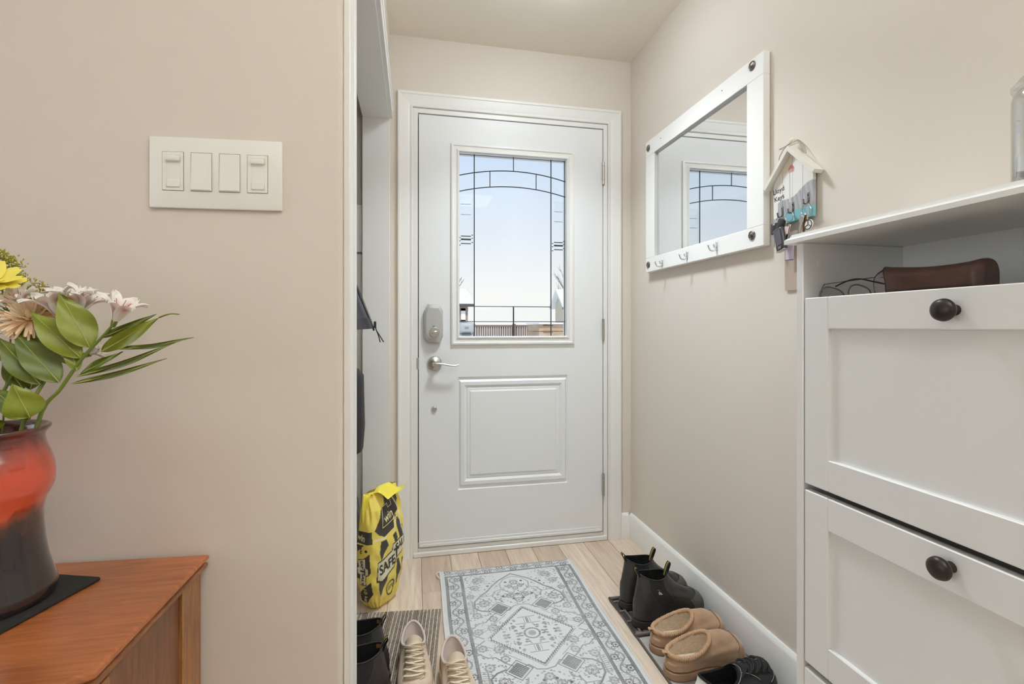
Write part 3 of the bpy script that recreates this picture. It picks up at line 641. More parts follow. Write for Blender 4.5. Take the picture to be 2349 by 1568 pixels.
# ================================================================ wall mirror with hooks
mr = thing('wall_mirror', 'white framed rectangular mirror with three coat hooks on the wall by the door', 'mirror', (1.1, 1.705, 1.343))
MX0, MX1 = 1.074, 1.0985
fy0, fy1, fz0, fz1 = 1.3165, 2.0965, 1.3440, 1.9560
iy0, iy1, iz0, iz1 = 1.3945, 2.0165, 1.4090, 1.8845
framew = M('white mirror frame', (243, 242, 238), 0.4)
G().box(MX0, MX1, fy0, fy1, iz1, fz1, 0.0015).build('frame_rail', framew, mr, smooth=20)
G().box(MX0, MX1, fy0, fy1, fz0, iz0, 0.0015).build('frame_rail', framew, mr, smooth=20)
G().box(MX0, MX1, fy0, iy0, iz0, iz1, 0.0015).build('frame_stile', framew, mr, smooth=20)
G().box(MX0, MX1, iy1, fy1, iz0, iz1, 0.0015).build('frame_stile', framew, mr, smooth=20)
G().box(1.0880, 1.0920, iy0 - .004, iy1 + .004, iz0 - .004, iz1 + .004).build('mirror_glass', M('silvered glass', (236, 238, 238), 0.015, metal=1.0), mr, smooth=0)
pewter = M('antique pewter', (150, 140, 132), 0.38, metal=0.9, noise=(160, (92, 84, 78)))
mXn = lambda x, y, z: Matrix.Translation((x, y, z)) @ Matrix.Rotation(-PI / 2, 4, 'Y')     # local z -> -X
for (yy, zz) in ((1.3670, 1.9335), (2.0700, 1.9215), (1.3680, 1.3845), (2.0700, 1.3770)):
    md = G().lathe([(0.0150, 0), (0.0150, 0.0025), (0.0130, 0.0045), (0.0110, 0.0035), (0.0085, 0.0045), (0.0055, 0.0065), (0.0001, 0.0072)], 24, mXn(MX0, yy, zz), lambda a, z: 1 + (.06 * math.cos(8 * a) if z > .003 else 0)).build('rosette', pewter, mr)
for (yy, zz) in ((1.9416, 1.3655), (1.7451, 1.3700), (1.5529, 1.3745)):
    g = G().box(MX0 - .003, MX0 + .001, yy - .0055, yy + .0055, zz - .010, zz + .022, .0012)
    g.tube(smooth_pts([(MX0 - .001, yy, zz - .004), (MX0 - .010, yy, zz - .011), (MX0 - .026, yy, zz - .010), (MX0 - .033, yy, zz + .002), (MX0 - .034, yy, zz + .006)], 5), 0.0030, 8)
    g.ball((MX0 - .034, yy, zz + .007), .0038, 8); g.tube(smooth_pts([(MX0 - .001, yy, zz + .004), (MX0 - .010, yy, zz + .001), (MX0 - .013, yy, zz + .010)], 4), .0026, 8); g.ball((MX0 - .013, yy, zz + .011), .0034, 8)
    hk = g.build('hook', chrome, mr)
    G().ball((MX0 - .0032, yy, zz + .017), .0018, 6).build('screw', nickel, hk)
for (yy, zz) in ((1.5228, 1.928), (1.9568, 1.9255)): G().ball((MX0, yy, zz), .0020, 6).build('screw', dark, mr)
# ================================================================ key holder
kh = thing('key_holder', 'small white house shaped key board with lighthouse painting between mirror and cabinet', 'key holder', (1.098, 1.209, 1.396))
KX = 1.083
ky0, ky1, kz0, kap = 1.1345, 1.2840, 1.3965, 1.6020
kslope = (kap - 1.5250) / (0.5 * (ky1 - ky0))
def ktop(y): return kap - kslope * abs(y - 0.5 * (ky0 + ky1))
def kcol(y, z):
    u = (ky1 - y) / (ky1 - ky0)                        # 0 at the door side
    c = np.array([0.80, 0.78, 0.73])
    if z < 1.4275 and u > 0.30: c = np.array([0.22, 0.50, 0.56])
    elif z < 1.418: c = np.array([0.42, 0.42, 0.42])
    elif z < 1.452 + 0.043 * u + 0.006 * math.sin(9 * u) and u > 0.12: c = np.array([0.40, 0.40, 0.41]) + 0.05 * math.sin(60 * u + 90 * z)
    elif z > 1.545 and u < .5: c = np.array([0.80, 0.72, 0.58])
    if 1.5625 > z > 1.549 and abs(u - .47) < .10 - (z - 1.549) * 5.5 and z > 1.551: c = np.array([0.55, 0.20, 0.17])
    elif 1.551 >= z > 1.541 and abs(u - .47) < .075: c = np.array([0.60, 0.36, 0.33])
    elif 1.541 >= z > 1.455 and 0.415 < u < 0.455: c = np.array([0.60, 0.59, 0.56])
    return np.clip(c, 0, 1)
edges = [ky0, ky0 + .0365, ky0 + .0745, ky0 + .1125, ky1]
for i in range(4):
    a, b = edges[i] + .0007, edges[i + 1] - .0007
    g = G(); NN, MM = 26, 130; vs = []; cols = []
    for side in (0, 1):
        for ii in range(NN + 1):
            for jj in range(MM + 1):
                y = a + (b - a) * ii / NN; z = kz0 + (ktop(y) - .002 - kz0) * jj / MM
                vs.append((KX if side == 0 else KX + .0095, y, z)); cols.append(kcol(y, z))
    K = (NN + 1) * (MM + 1); fs = []
    for ii in range(NN):
        for jj in range(MM):
            q = [ii * (MM + 1) + jj, (ii + 1) * (MM + 1) + jj, (ii + 1) * (MM + 1) + jj + 1, ii * (MM + 1) + jj + 1]
            fs.append(q)
    idx = lambda ii, jj: ii * (MM + 1) + jj
    for ii in range(NN): fs += [[idx(ii, 0), idx(ii + 1, 0), K + idx(ii + 1, 0), K + idx(ii, 0)], [idx(ii, MM), idx(ii + 1, MM), K + idx(ii + 1, MM), K + idx(ii, MM)]]
    for jj in range(MM): fs += [[idx(0, jj), idx(0, jj + 1), K + idx(0, jj + 1), K + idx(0, jj)], [idx(NN, jj), idx(NN, jj + 1), K + idx(NN, jj + 1), K + idx(NN, jj)]]
    g.add(vs, fs); o = g.build('board', M('painted key board', (220, 218, 210), 0.6, attr='Col'), kh, smooth=20); setcol(o, cols)
G().box(KX + .0095, KX + .0145, ky0 + .006, ky1 - .006, kz0 + .01, 1.50).build('back_batten', M('raw pine', (190, 160, 120), 0.7), kh)
rw = M('key holder roof paint', (224, 220, 210), 0.5); cy = .5 * (ky0 + ky1)
for sg in (1, -1):
    g = G(); y1 = cy + sg * .0895; z1 = kap - kslope * .0895; n_ = Vector((0, sg * kslope, 1)).normalized() * .011
    A = [Vector((KX - .018, cy, kap - .001)), Vector((KX + .0125, cy, kap - .001)), Vector((KX + .0125, y1, z1)), Vector((KX - .018, y1, z1))]
    up = [p + n_ for p in A]; up[0] = Vector((KX - .018, cy, kap + .0135)); up[1] = Vector((KX + .0125, cy, kap + .0135))
    g.add(A + up, [[0, 1, 2, 3], [4, 5, 6, 7], [0, 1, 5, 4], [1, 2, 6, 5], [2, 3, 7, 6], [3, 0, 4, 7]]); g.build('roof_board', rw, kh, smooth=0)
st = smooth_pts([(KX - .006, cy + .046, 1.577), (KX - .008, cy + .040, 1.598), (KX - .004, cy + .022, 1.621), (KX + .006, cy, 1.632), (KX + .010, cy - .016, 1.627), (KX + .006, cy - .040, 1.598), (KX - .002, cy - .052, 1.578)], 5)
G().tube(st, 0.0013, 6).build('hanging_string', M('grey twine', (150, 146, 136), 0.9), kh)
mT = Matrix(((0, 0, -1, KX - .0004), (-1, 0, 0, 0), (0, 1, 0, 0), (0, 0, 0, 1)))
for txt, sz, yy, zz, ro in (('Lloyd', .021, 1.2625, 1.5005, 7), ('Keys', .021, 1.2605, 1.4775, 7)):
    v_, f_ = text_geo(txt, sz, .0003)
    mm = Matrix.Translation((0, yy, zz)) @ mT @ Matrix.Rotation(math.radians(ro), 4, 'Z')
    G().add(v_, f_, mm).build('lettering', M('dark lettering ink', (70, 64, 58), 0.7), kh, smooth=0)
hooks_k = [(1.2470, 1.4360), (1.2060, 1.4390), (1.1500, 1.4520)]
for (yy, zz) in hooks_k:
    g = G().box(KX - .002, KX + .0005, yy - .0036, yy + .0036, zz - .013, zz + .013, .001)
    g.tube(smooth_pts([(KX - .001, yy, zz - .009), (KX - .006, yy, zz - .018), (KX - .015, yy, zz - .019), (KX - .0175, yy, zz - .010)], 5), .0022, 7).ball((KX - .0175, yy, zz - .009), .0028, 6)
    G().ball((KX - .0025, yy, zz + .006), .0016, 6).build('screw', dark, g.build('hook', pewter, kh))
pn = thing('wall_nail', 'white ceramic headed nail above the key holder roof', 'nail', (1.1, 1.1965, 1.612))
G().lathe([(0.0025, 0), (0.0025, 0.012), (0.0045, 0.014), (0.0075, 0.018), (0.0078, 0.023), (0.005, 0.0275), (0.0001, 0.0285)], 16, mXn(1.0995, cy - .004, 1.6315)).build('head', M('glazed ceramic', (232, 226, 210), 0.25), pn)
G().tube([(1.0985, cy + .07, 1.6330), (1.0975, cy + .03, 1.6325), (1.096, cy, 1.632)], 0.0008, 5).build('thread', M('grey twine', (150, 146, 136), 0.9), pn)
# ---- keys (each bunch hangs on its own hook)
HX = KX - .0115
def kring(c, r, axis=0, w=.0011):
    pts = [(c[0] + r * (math.cos(a) * .35 if axis else 0), c[1] + r * math.cos(a) * (.9 if axis else 1), c[2] + r * math.sin(a)) for a in np.linspace(0, 2 * PI, 25)[:-1]]
    return G().tube(pts, w, 6, closed=True)
fobm = M('black key plastic', (46, 45, 47), 0.35); fobd = M('charcoal key plastic', (64, 62, 66), 0.3); silver = M('key steel', (190, 188, 180), 0.28, metal=1.0)
def blade(y, z, L, x=HX, w=.0042):
    g = G().box(x - .001, x + .001, y - w, y + w, z - L, z, .0006)
    for k in range(5): g.box(x - .0009, x + .0009, y + w - .0005, y + w + .0012, z - L + .004 + k * L * .16, z - L + .006 + k * L * .16)
    return g
k1 = thing('car_key', 'flat black headed car key on the hook nearest the mirror', 'key', (HX, 1.258, 1.34))
kring((HX, 1.2495, 1.4085), .0095).build('key_ring', silver, k1)
g = G(); g.box(HX - .012, HX - .004, 1.2415, 1.2705, 1.3660, 1.4000, .0048, seg=2); g.build('head', fobm, k1)
G().box(HX - .0125, HX - .0035, 1.2515, 1.2605, 1.3925, 1.3975, .001).build('slot', silver, k1)
blade(1.2610, 1.3665, .038, HX - .008).build('key_blade', silver, k1)
k2 = thing('car_key_bunch', 'bunch with a large charcoal car remote and black fob on the middle hook', 'keys', (HX, 1.21, 1.32))
kring((HX - .003, 1.2045, 1.4085), .0145, 0).build('key_ring', silver, k2)
kring((HX - .012, 1.2120, 1.3890), .0120, 1).build('key_ring', silver, k2)
mm = Matrix.Translation((HX - .012, 1.2300, 1.3830)) @ Matrix.Rotation(math.radians(24), 4, 'X')
G().box(-.005, .005, -.0135, .0135, -.025, .025, .0045, mm, seg=2).build('fob', fobm, k2)
mm = Matrix.Translation((HX - .024, 1.2160, 1.3450)) @ Matrix.Rotation(math.radians(-14), 4, 'X')
fb = G().box(-.0075, .0075, -.0180, .0180, -.0360, .0330, .0068, mm, seg=3).build('car_remote', fobd, k2)
G().box(-.0082, -.0070, -.0120, .0120, -.0200, .0240, .001, mm).build('button_pad', M('remote buttons', (92, 90, 98), 0.4), fb)
mR2 = mm @ Matrix(((0, 0, -1, -.0079), (-1, 0, 0, 0), (0, 1, 0, 0), (0, 0, 0, 1)))
v_, f_ = text_geo('H', .0125, .0004); G().add([Vector((v.x + .35 * v.y, v.y - .028, v.z)) for v in v_], f_, mR2).build('emblem', silver, fb, smooth=0)
G().box(-.0076, .0076, -.0175, .0175, -.0372, -.0345, .001, mm).build('end_cap', silver, fb)
mm = Matrix.Translation((HX - .014, 1.1960, 1.3640)) @ Matrix.Rotation(math.radians(18), 4, 'X')
blade(0, .022, .046, 0, .0055).add([], []).build('house_key', silver, k2) if False else None
g = blade(0, .020, .044, 0, .0042); g.v = [tuple(mm @ Vector(p)) for p in g.v]; g.build('house_key', silver, k2)
mm = Matrix.Translation((HX - .018, 1.1985, 1.3660)) @ Matrix.Rotation(math.radians(10), 4, 'X')
G().box(-.001, .001, -.0080, .0080, -.010, .012, .001, mm).build('pink_tag', M('pale pink plastic', (226, 196, 196), 0.5), k2)
k3 = thing('house_keys', 'steel keys with a round white emblem fob on the hook nearest the cabinet', 'keys', (HX, 1.145, 1.34))
kring((HX - .003, 1.1440, 1.4120), .0165, 0, .0013).build('key_ring', silver, k3)
kring((HX - .005, 1.1370, 1.4130), .0160, 1, .0012).build('key_ring', silver, k3)
for (dy, an, L, mt) in ((.006, 10, .052, silver), (0.0, 2, .046, M('brass key', (120, 84, 56), 0.35, metal=1.0)), (-.003, -4, .040, silver)):
    mm = Matrix.Translation((HX - .006 - dy * .4, 1.1470 + dy, 1.3950)) @ Matrix.Rotation(math.radians(an), 4, 'X')
    g = blade(0, -.012, L * .65, 0, .0036); g.box(-.0011, .0011, -.0085, .0085, -.014, .005, .001); g.v = [tuple(mm @ Vector(p)) for p in g.v]; g.build('house_key', mt, k3)
G().lathe([(0.0145, 0), (0.0145, .003), (0.0135, .0042), (0.0001, .0042)], 28, mXn(HX - .004, 1.1315, 1.3705)).build('round_fob', M('white fob enamel', (226, 222, 214), 0.3), k3)
em = M('dark emblem ink', (54, 52, 58), 0.5); g = G()
g.tube([(HX - .0083, 1.1315 + .0128 * math.cos(a), 1.3705 + .0128 * math.sin(a)) for a in np.linspace(0, 2 * PI, 30)[:-1]], .0013, 5, closed=True)
for a in (90, 210, 330): g.tube([(HX - .0083, 1.1315, 1.3705), (HX - .0083, 1.1315 + .0125 * math.cos(math.radians(a)), 1.3705 + .0125 * math.sin(math.radians(a)))], .0014, 5)
g.build('emblem', em, k3)
lt = thing('lilac_tag', 'lilac luggage style tag hanging below the car remote', 'tag', (HX - .004, 1.212, 1.283))
mm = Matrix.Translation((HX + .004, 1.2110, 1.3105)) @ Matrix.Rotation(math.radians(4), 4, 'X')
G().box(-.0012, .0012, -.0150, .0150, -.0260, .0260, .001, mm).build('card', M('lilac card', (206, 190, 206), 0.5), lt)
G().box(-.0018, .0014, -.0156, .0150, -.0275, -.0255, .0005, mm).build('card_edge', M('tag edge', (120, 96, 96), 0.5), lt)
G().tube([(HX + .004, 1.2125, 1.335), (HX + .002, 1.211, 1.37), (HX - .003, 1.2055, 1.395)], .001, 5).build('cord', M('grey twine', (150, 146, 136), 0.9), lt)
ls = thing('taupe_strip', 'wide taupe strip flat against the wall beside the cabinet', 'strap', (1.097, 1.221, 1.196))
def strap(u, v): return Vector((1.0945 - .0035 * math.sin(3 * v) * .4 , 1.2005 + .0500 * u, 1.1965 + .175 * v))  # plain taupe strip standing just off the wall
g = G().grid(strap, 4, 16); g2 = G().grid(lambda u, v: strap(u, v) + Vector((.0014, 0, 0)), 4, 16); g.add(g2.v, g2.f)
g.build('webbing', M('taupe flat strip', (184, 166, 152), 0.85, bump=(700, .3)), ls)
# ================================================================ shoe cabinet
CXF = 0.815; CY0, CY1 = 0.0080, 0.8990; CB = 1.0825
cab = thing('shoe_cabinet', 'tall white shoe cabinet with two tilt doors and dark round knobs', 'cabinet', (0.95, 0.4535, 0))
cw = cabw
for a, b in ((CY1 - .0185, CY1), (CY0, CY0 + .0185)): G().box(CXF, CB, a, b, 0, 1.2690, .0015).build('side_panel', cw, cab)
g = G(); pf = [(CXF - .0165, 1.2690), (CXF - .0165, 1.2775), (CXF - .0120, 1.2815), (CXF - .0075, 1.2820), (CXF - .0060, 1.2890), (CB, 1.2890), (CB, 1.2690)]
def ext(y, dl): return [(x_ + (dl if i in (0, 1) else dl * .72 if i in (2, 3) else dl * .4 if i == 4 else 0), y, z_) for i, (x_, z_) in enumerate(pf)]
ys = [(CY0 - .0165, 0.0), (CY1 + .0165, 0.0)]
A, B = ext(ys[0][0], 0), ext(ys[1][0], 0); n = len(pf)
B = [(x_, y_ - (0 if i in (0, 1) else .0045 if i in (2, 3) else .0105 if i in (4, 5) else 0), z_) for i, (x_, y_, z_) in enumerate(B)]
A = [(x_, y_ + (0 if i in (0, 1) else .0045 if i in (2, 3) else .0105 if i in (4, 5) else 0), z_) for i, (x_, y_, z_) in enumerate(A)]
g.add(A + B, [[i, (i + 1) % n, n + (i + 1) % n, n + i] for i in range(n)] + [list(range(n)), [n + i for i in range(n)]]); g.build('top', cw, cab, smooth=15)
G().box(CB - .006, CB, CY0 + .0185, CY1 - .0185, .08, 1.2690).build('back_panel', cw, cab, smooth=0)
G().box(CXF + .020, CB - .006, CY0 + .0185, CY1 - .0185, 1.1180, 1.1330).build('shelf', cw, cab, smooth=0)
G().box(CXF + .020, CB - .006, CY0 + .0185, CY1 - .0185, .715, .730).build('shelf', cw, cab, smooth=0)
for (xx, zz) in ((0.8583, 1.2235), (1.0578, 1.2247), (0.9401, 1.1664)):
    G().lathe([(0.0078, 0), (0.0078, .0007), (0.0066, .0011), (0.0001, .0008)], 20, mY(xx, CY1 - .0185, zz)).build('cover_cap', cw, cab)
G().box(CXF + .001, CXF + .019, CY0 + .0185, CY1 - .0185, .0700, .3655, .003).build('base_rail', cw, cab)
def flap(z0, z1):
    a, b = CY0 + .0210, CY1 - .0212; st_ = .0585
    f0, f1 = CXF + .001, CXF + .019
    g = G().box(f0, f1, b - st_, b, z0, z1, .0018).box(f0, f1, a, a + st_, z0, z1, .0018).box(f0, f1, a + st_, b - st_, z1 - .0655, z1, .0018).box(f0, f1, a + st_, b - st_, z0, z0 + .0635, .0018)
    d = g.build('door', cw, cab, smooth=15)
    G().box(f0 + .0085, f1 - .001, a + st_, b - st_, z0 + .0635, z1 - .0655).build('panel', cw, d, smooth=0)
    return d
f1_ = flap(.7565, 1.1500); f2_ = flap(.3775, .7430)
for d, yy, zz in ((f1_, 0.5868, 1.1150), (f2_, 0.5925, 0.7170)):
    g = G().lathe([(0.0085, 0), (0.0078, .003), (0.0062, .008), (0.0066, .013), (0.0105, .0155), (0.0160, .0185), (0.0178, .0225), (0.0165, .0280), (0.0115, .0320), (0.0001, .0338)], 32, mXn(CXF + .001, yy, zz))
    g.build('knob', bronze, d, smooth=70)
# ================================================================ glasses case and glasses in the open niche
SZ = 1.1330
leather = M('brown leather', (88, 60, 50), 0.38, bump=(260, .25), noise=(24, (70, 46, 38)))
gc = thing('glasses_case', 'soft dark brown leather glasses case lying open in the cabinet niche', 'glasses case', (0.875, 0.66, SZ))
P0c, P1c = Vector((0.872, 0.730, SZ)), Vector((0.868, 0.573, SZ + .002))
def casefn(u, v, k=1.0):
    c = P0c.lerp(P1c, u); a = 2 * PI * v
    hw = (.033 - .004 * u + .003 * math.sin(5 * u)) * k; hh = (.0335 - .006 * math.sin(PI * u) ** 1.0 - .004 * u + .0025 * max(0, u - .85) / .15) * k
    ed = 1.0 if u < .93 else math.sqrt(max(0, 1 - ((u - .93) / .0705) ** 2)) * .5 + .5
    x_ = math.copysign(abs(math.cos(a)) ** .75, math.cos(a)) * hw * ed; z_ = math.copysign(abs(math.sin(a)) ** .85, math.sin(a)) * hh * (.6 + .4 * ed)
    lean = ((.066 if math.cos(a) > 0 else .012) * math.cos(a) + .010 * max(0, math.sin(a))) * (1 - u) ** 5
    return Vector((c.x + x_, c.y + lean, c.z + .0345 + z_ - .004 * u))
g = G().grid(lambda u, v: casefn(u, v), 26, 28, cv=True); g.add([casefn(1, k / 28) for k in range(28)], [list(range(28))])
g.build('sleeve', leather, gc, smooth=70)
g = G().grid(lambda u, v: casefn(u * .5, v, .93), 10, 28, cv=True); g.build('lining', M('case lining', (176, 166, 166), 0.6), gc, smooth=70)
G().tube([casefn(0, k / 36, .97) for k in range(36)], .0017, 6, closed=True).build('rim_binding', M('dark case binding', (50, 38, 36), 0.4), gc)
gl = thing('eyeglasses', 'thin metal rimmed reading glasses poking out of the brown case', 'glasses', (0.87, 0.80, SZ))
gm = M('gunmetal wire', (120, 112, 104), 0.3, metal=0.9); tipm = M('dark temple tip', (46, 36, 34), 0.4)
for sgn, yl in ((1, .8510), (-1, .7880)):
    c = Vector((.858, yl, SZ + .0215)); rx = Vector((.004, .5, .0 )).normalized()
    ax1 = Vector((-.10, sgn * .92, .35 * sgn)).normalized(); ax2 = Vector((.25, -.05, .6)).normalized()
    pts = [c + ax1 * .027 * math.copysign(abs(math.cos(a)) ** .8, math.cos(a)) + ax2 * .016 * math.copysign(abs(math.sin(a)) ** .8, math.sin(a)) for a in np.linspace(0, 2 * PI, 33)[:-1]]
    rim = G().tube(pts, .0015, 6, closed=True).build('rim', gm, gl)
    gg = G().add(pts, [list(range(32))]); gg.build('lens', thin_glass('spectacle lens', (.80, .78, .76), .10), rim, smooth=0)
G().tube(smooth_pts([(.857, .826, SZ + .013), (.858, .8195, SZ + .017), (.857, .813, SZ + .013)], 4), .0011, 6).build('bridge', gm, gl)
G().tube(smooth_pts([(.857, .8745, SZ + .030), (.860, .8790, SZ + .034), (.866, .8790, SZ + .046), (.872, .874, SZ + .0485), (.890, .83, SZ + .052), (.900, .79, SZ + .054), (.892, .735, SZ + .048)], 5), .0011, 6).build('temple', gm, gl)
G().tube(smooth_pts([(.868, .742, SZ + .036), (.872, .775, SZ + .045), (.872, .800, SZ + .0515), (.868, .822, SZ + .050), (.862, .846, SZ + .040)], 5), .0016, 6).build('temple', tipm, gl)
for yy in (.826, .812): G().ball((.850, yy, SZ + .013), .003, 6, (.5, 1, 1.3)).build('nose_pad', M('clear nose pad', (200, 196, 190), 0.3), gl)
# ================================================================ glass jar on the cabinet
TZ = 1.2890
jx, jy, jr = 0.946, 0.545, 0.046
jar = thing('glass_jar', 'clear glass jar with knobbed lid and grey twisted filler on the cabinet top', 'jar', (jx, jy, TZ))
jg = thin_glass('jar glass', (.95, .965, .965), .16)
mj = Matrix.Translation((jx, jy, TZ)) @ Matrix.Diagonal((1, 1, 1.17, 1))
G().lathe([(.0001, .0), (.042, 0), (.046, .004), (.046, .128), (.044, .136), (.038, .142), (.037, .142), (.0425, .135), (.0445, .128), (.0445, .007), (.041, .004), (.0001, .004)], 40, mj).build('body', jg, jar, smooth=50)
G().lathe([(.046, .1425), (.0465, .147), (.043, .150), (.036, .158), (.022, .164), (.008, .167), (.006, .170), (.0001, .170)], 40, mj).build('lid', jg, jar, smooth=50)
G().ball((jx, jy, TZ + .2085), .011, 12).build('lid_knob', jg, jar)
rng = random.Random(5); fm = M('weathered twisted vine', (172, 158, 148), 0.7, noise=(60, (104, 92, 84)), bump=(120, .5)); g = G()
for k in range(46):
    th, zz = rng.uniform(0, 2 * PI), rng.uniform(.011, .050); rr = .037 * math.sqrt(rng.uniform(.15, 1)); c0 = Vector((jx + rr * math.cos(th), jy + rr * math.sin(th), TZ + zz))
    a1 = rng.uniform(0, PI); d = Vector((math.cos(a1), math.sin(a1), rng.uniform(-.8, .8))).normalized(); e1 = d.orthogonal().normalized()
    pts = [c0 + d * .010 * math.cos(t_) + e1 * .007 * math.sin(t_) for t_ in np.linspace(0, 5.0, 9)]
    cc_ = []
    for p_ in pts:
        q_ = Vector((p_.x - jx, p_.y - jy)); 
        if q_.length > .041: q_ *= .041 / q_.length
        cc_.append(Vector((jx + q_.x, jy + q_.y, max(p_.z, TZ + .0075))))
    g.tube(cc_, .0030, 5)
tag(g.build('filler', fm, jar, smooth=60), kind='stuff')
# ================================================================ foyer ceiling lamp
LX, LY = 0.505, 1.655
lp = thing('ceiling_lamp', 'round white glass flush ceiling lamp above the entry', 'ceiling lamp', (LX, LY, CE))
mlp = Matrix.Translation((LX, LY, CE))
G().lathe([(.0001, -.001), (.150, -.001), (.152, -.004), (.152, -.018), (.146, -.022), (.13, -.020), (.0001, -.02)], 48, mlp).build('base', white, lp)
G().lathe([(.143, -.022), (.142, -.034), (.132, -.052), (.108, -.067), (.07, -.077), (.03, -.081), (.0001, -.082)], 48, mlp).build('diffuser', M('lit opal glass', (236, 246, 255), 0.5, emit=LAMP_STRENGTH), lp, smooth=80)
# ================================================================ patterned runner rug
RW, RL = 0.596, 1.085
def rug_pattern(U, V):
    """U,V in millimetres (numpy arrays); returns grey value 0..1 of the woven print"""
    base = np.full(U.shape, 0.66)
    rr = np.random.RandomState(11)
    cx, P = 298.0, 1000.0
    cyl = 497.0
    A = np.abs(U - cx)                                   # mirrored left-right
    Vm = np.abs(V - cyl)                                 # mirrored about the medallion centre
    def seg(a, b, w, X=A, Y=Vm):
        (x1, y1), (x2, y2) = a, b; dx, dy = x2 - x1, y2 - y1; L2 = dx * dx + dy * dy
        t = np.clip(((X - x1) * dx + (Y - y1) * dy) / L2, 0, 1)
        d = np.hypot(X - x1 - t * dx, Y - y1 - t * dy)
        return np.clip((w - d) / 1.6 + .5, 0, 1)
    def zig(a, b, w, amp, per, X=A, Y=Vm):
        (x1, y1), (x2, y2) = a, b; L = math.hypot(x2 - x1, y2 - y1); ex, ey = (x2 - x1) / L, (y2 - y1) / L
        s = (X - x1) * ex + (Y - y1) * ey; n = -(X - x1) * ey + (Y - y1) * ex
        z = amp * (2 * np.abs((s / per) % 1 - .5) - .5) * 2
        return np.where((s > 0) & (s < L), np.clip((w - np.abs(n - z)) / 1.4 + .5, 0, 1), 0)
    ink = np.zeros(U.shape)
    def put(m, k): 
        nonlocal ink
        ink = np.maximum(ink, m * k)
    def poly(pts, w, k):
        for a, b in zip(pts, pts[1:]): put(seg(a, b, w), k)
    def rosette(x, y, r, k, X=A, Y=Vm, petals=8):
        dx, dy = X - x, Y - y; d = np.hypot(dx, dy); an = np.arctan2(dy, dx)
        ro = r * (1 + .14 * np.cos(petals * an))
        put(np.clip((2.2 - np.abs(d - ro)) / 1.4 + .4, 0, 1), k); put(np.clip((r * .30 - d) / 1.4 + .5, 0, 1), k * .9)
        put(np.where(d < ro * .85, np.clip(np.cos(petals * an) * 1.5 - .2, 0, 1) * np.clip((d - r * .35) / 2, 0, 1), 0), k * .55)
    def blob(x, y, rx, ry, k, X=A, Y=Vm):
        put(np.clip((1 - np.hypot((X - x) / rx, (Y - y) / ry)) * 3, 0, 1), k)
    field = (U > 90) & (U < 506) & (V > 62)
    # central diamond
    put(zig((0, 158), (150, 3), 2.4, 3.0, 11, A, Vm), .72); put(seg((0, 168), (158, 4), 1.3), .35)
    poly([(0, 158), (18, 140)], 2.2, .55)
    ring = np.abs(np.hypot(A, Vm * 1.0) - 27); put(np.clip((3.5 - ring) / 1.5 + .3, 0, 1) * (.6 + .4 * np.sign(np.sin(26 * np.arctan2(Vm, A)))), .72); blob(0, 0, 16, 16, .25)
    for yv in (58, 96): put(((Vm > yv) & (Vm < yv + 3) & (A < 46 - (yv - 58) * .35)).astype(float), .4)
    put(((Vm > 62) & (Vm < 94) & (np.abs((A + 2) % 9 - 4) < 1.3) & (A < 12)).astype(float), .6)
    for _ in range(80):
        x, y = rr.uniform(8, 135), rr.uniform(0, 140)
        if x / 150 + y / 158 < .88 and math.hypot(x, y) > 38 and not (x < 48 and y > 54): blob(x, y, rr.uniform(4, 9), rr.uniform(4, 7), rr.uniform(.2, .48))
    # lobed outline around it
    poly([(172, 6), (204, 30), (206, 64), (176, 92), (150, 96), (122, 130), (96, 150), (70, 158), (52, 150), (30, 176), (0, 182)], 1.8, .5)
    poly([(208, 10), (150, 52), (70, 128)], 1.2, .35)
    # dark squares
    dsq = np.abs(A - 87) + np.abs(Vm - 168)
    put((dsq < 36) * (.45 + .35 * (np.sin(U * .55) * np.sin(V * .6) > .1)), .82); put(np.clip((2.2 - np.abs(dsq - 45)) / 1.4 + .5, 0, 1), .6)
    # upper medallion (dome)
    poly([(0, 416), (60, 372), (92, 336), (120, 296), (150, 268), (176, 232), (180, 190), (158, 168), (128, 158)], 3.0, .55)
    poly([(0, 395), (40, 376), (62, 340), (58, 306), (34, 276), (14, 268), (0, 244)], 1.7, .45)
    poly([(58, 300), (84, 292), (104, 262), (92, 236), (70, 226), (66, 206)], 1.6, .45); poly([(104, 262), (150, 262)], 1.4, .4)
    for (x, y, r) in ((0, 346, 15), (22, 318, 10), (0, 300, 11), (30, 250, 15), (140, 214, 20), (0, 214, 14)): rosette(x, y, r, .5)
    for x, y in ((0, 258), (20, 226), (60, 250), (34, 352), (112, 336)): blob(x, y, 7, 6, .8)
    for _ in range(130):
        x, y = rr.uniform(6, 150), rr.uniform(190, 380)
        if x * 1.05 + (y - 190) * .9 < 175: blob(x, y, rr.uniform(2.5, 6), rr.uniform(2.5, 5), rr.uniform(.2, .55))
    # corner spandrels
    for _ in range(260):
        x, y = rr.uniform(70, 206), rr.uniform(30, 430)
        if abs(x - 87) + abs(y - 168) > 50: blob(x, y, rr.uniform(2, 5.5), rr.uniform(2, 4.5), rr.uniform(.15, .5))
    for (x, y, r) in ((168, 330, 16), (150, 384, 20), (190, 270, 13), (176, 140, 15), (130, 60, 17), (185, 45, 14), (120, 110, 14)): rosette(x, y, r, .42)
    for k in range(9): put(seg((172 + 3 * (k % 2), 232 - k * 9), (204, 226 - k * 9), 1.2), .42)
    put(seg((186, 160), (186, 236), 1.5), .5)
    for k in range(7): put(seg((118, 398 - 6 * k), (160, 426 - 6 * k), .9), .22)
    ink *= field
    # border: guard stripes and vine with flowers
    inb = ~field & (U > 13) & (U < RW * 1000 - 13) & (V > 3)
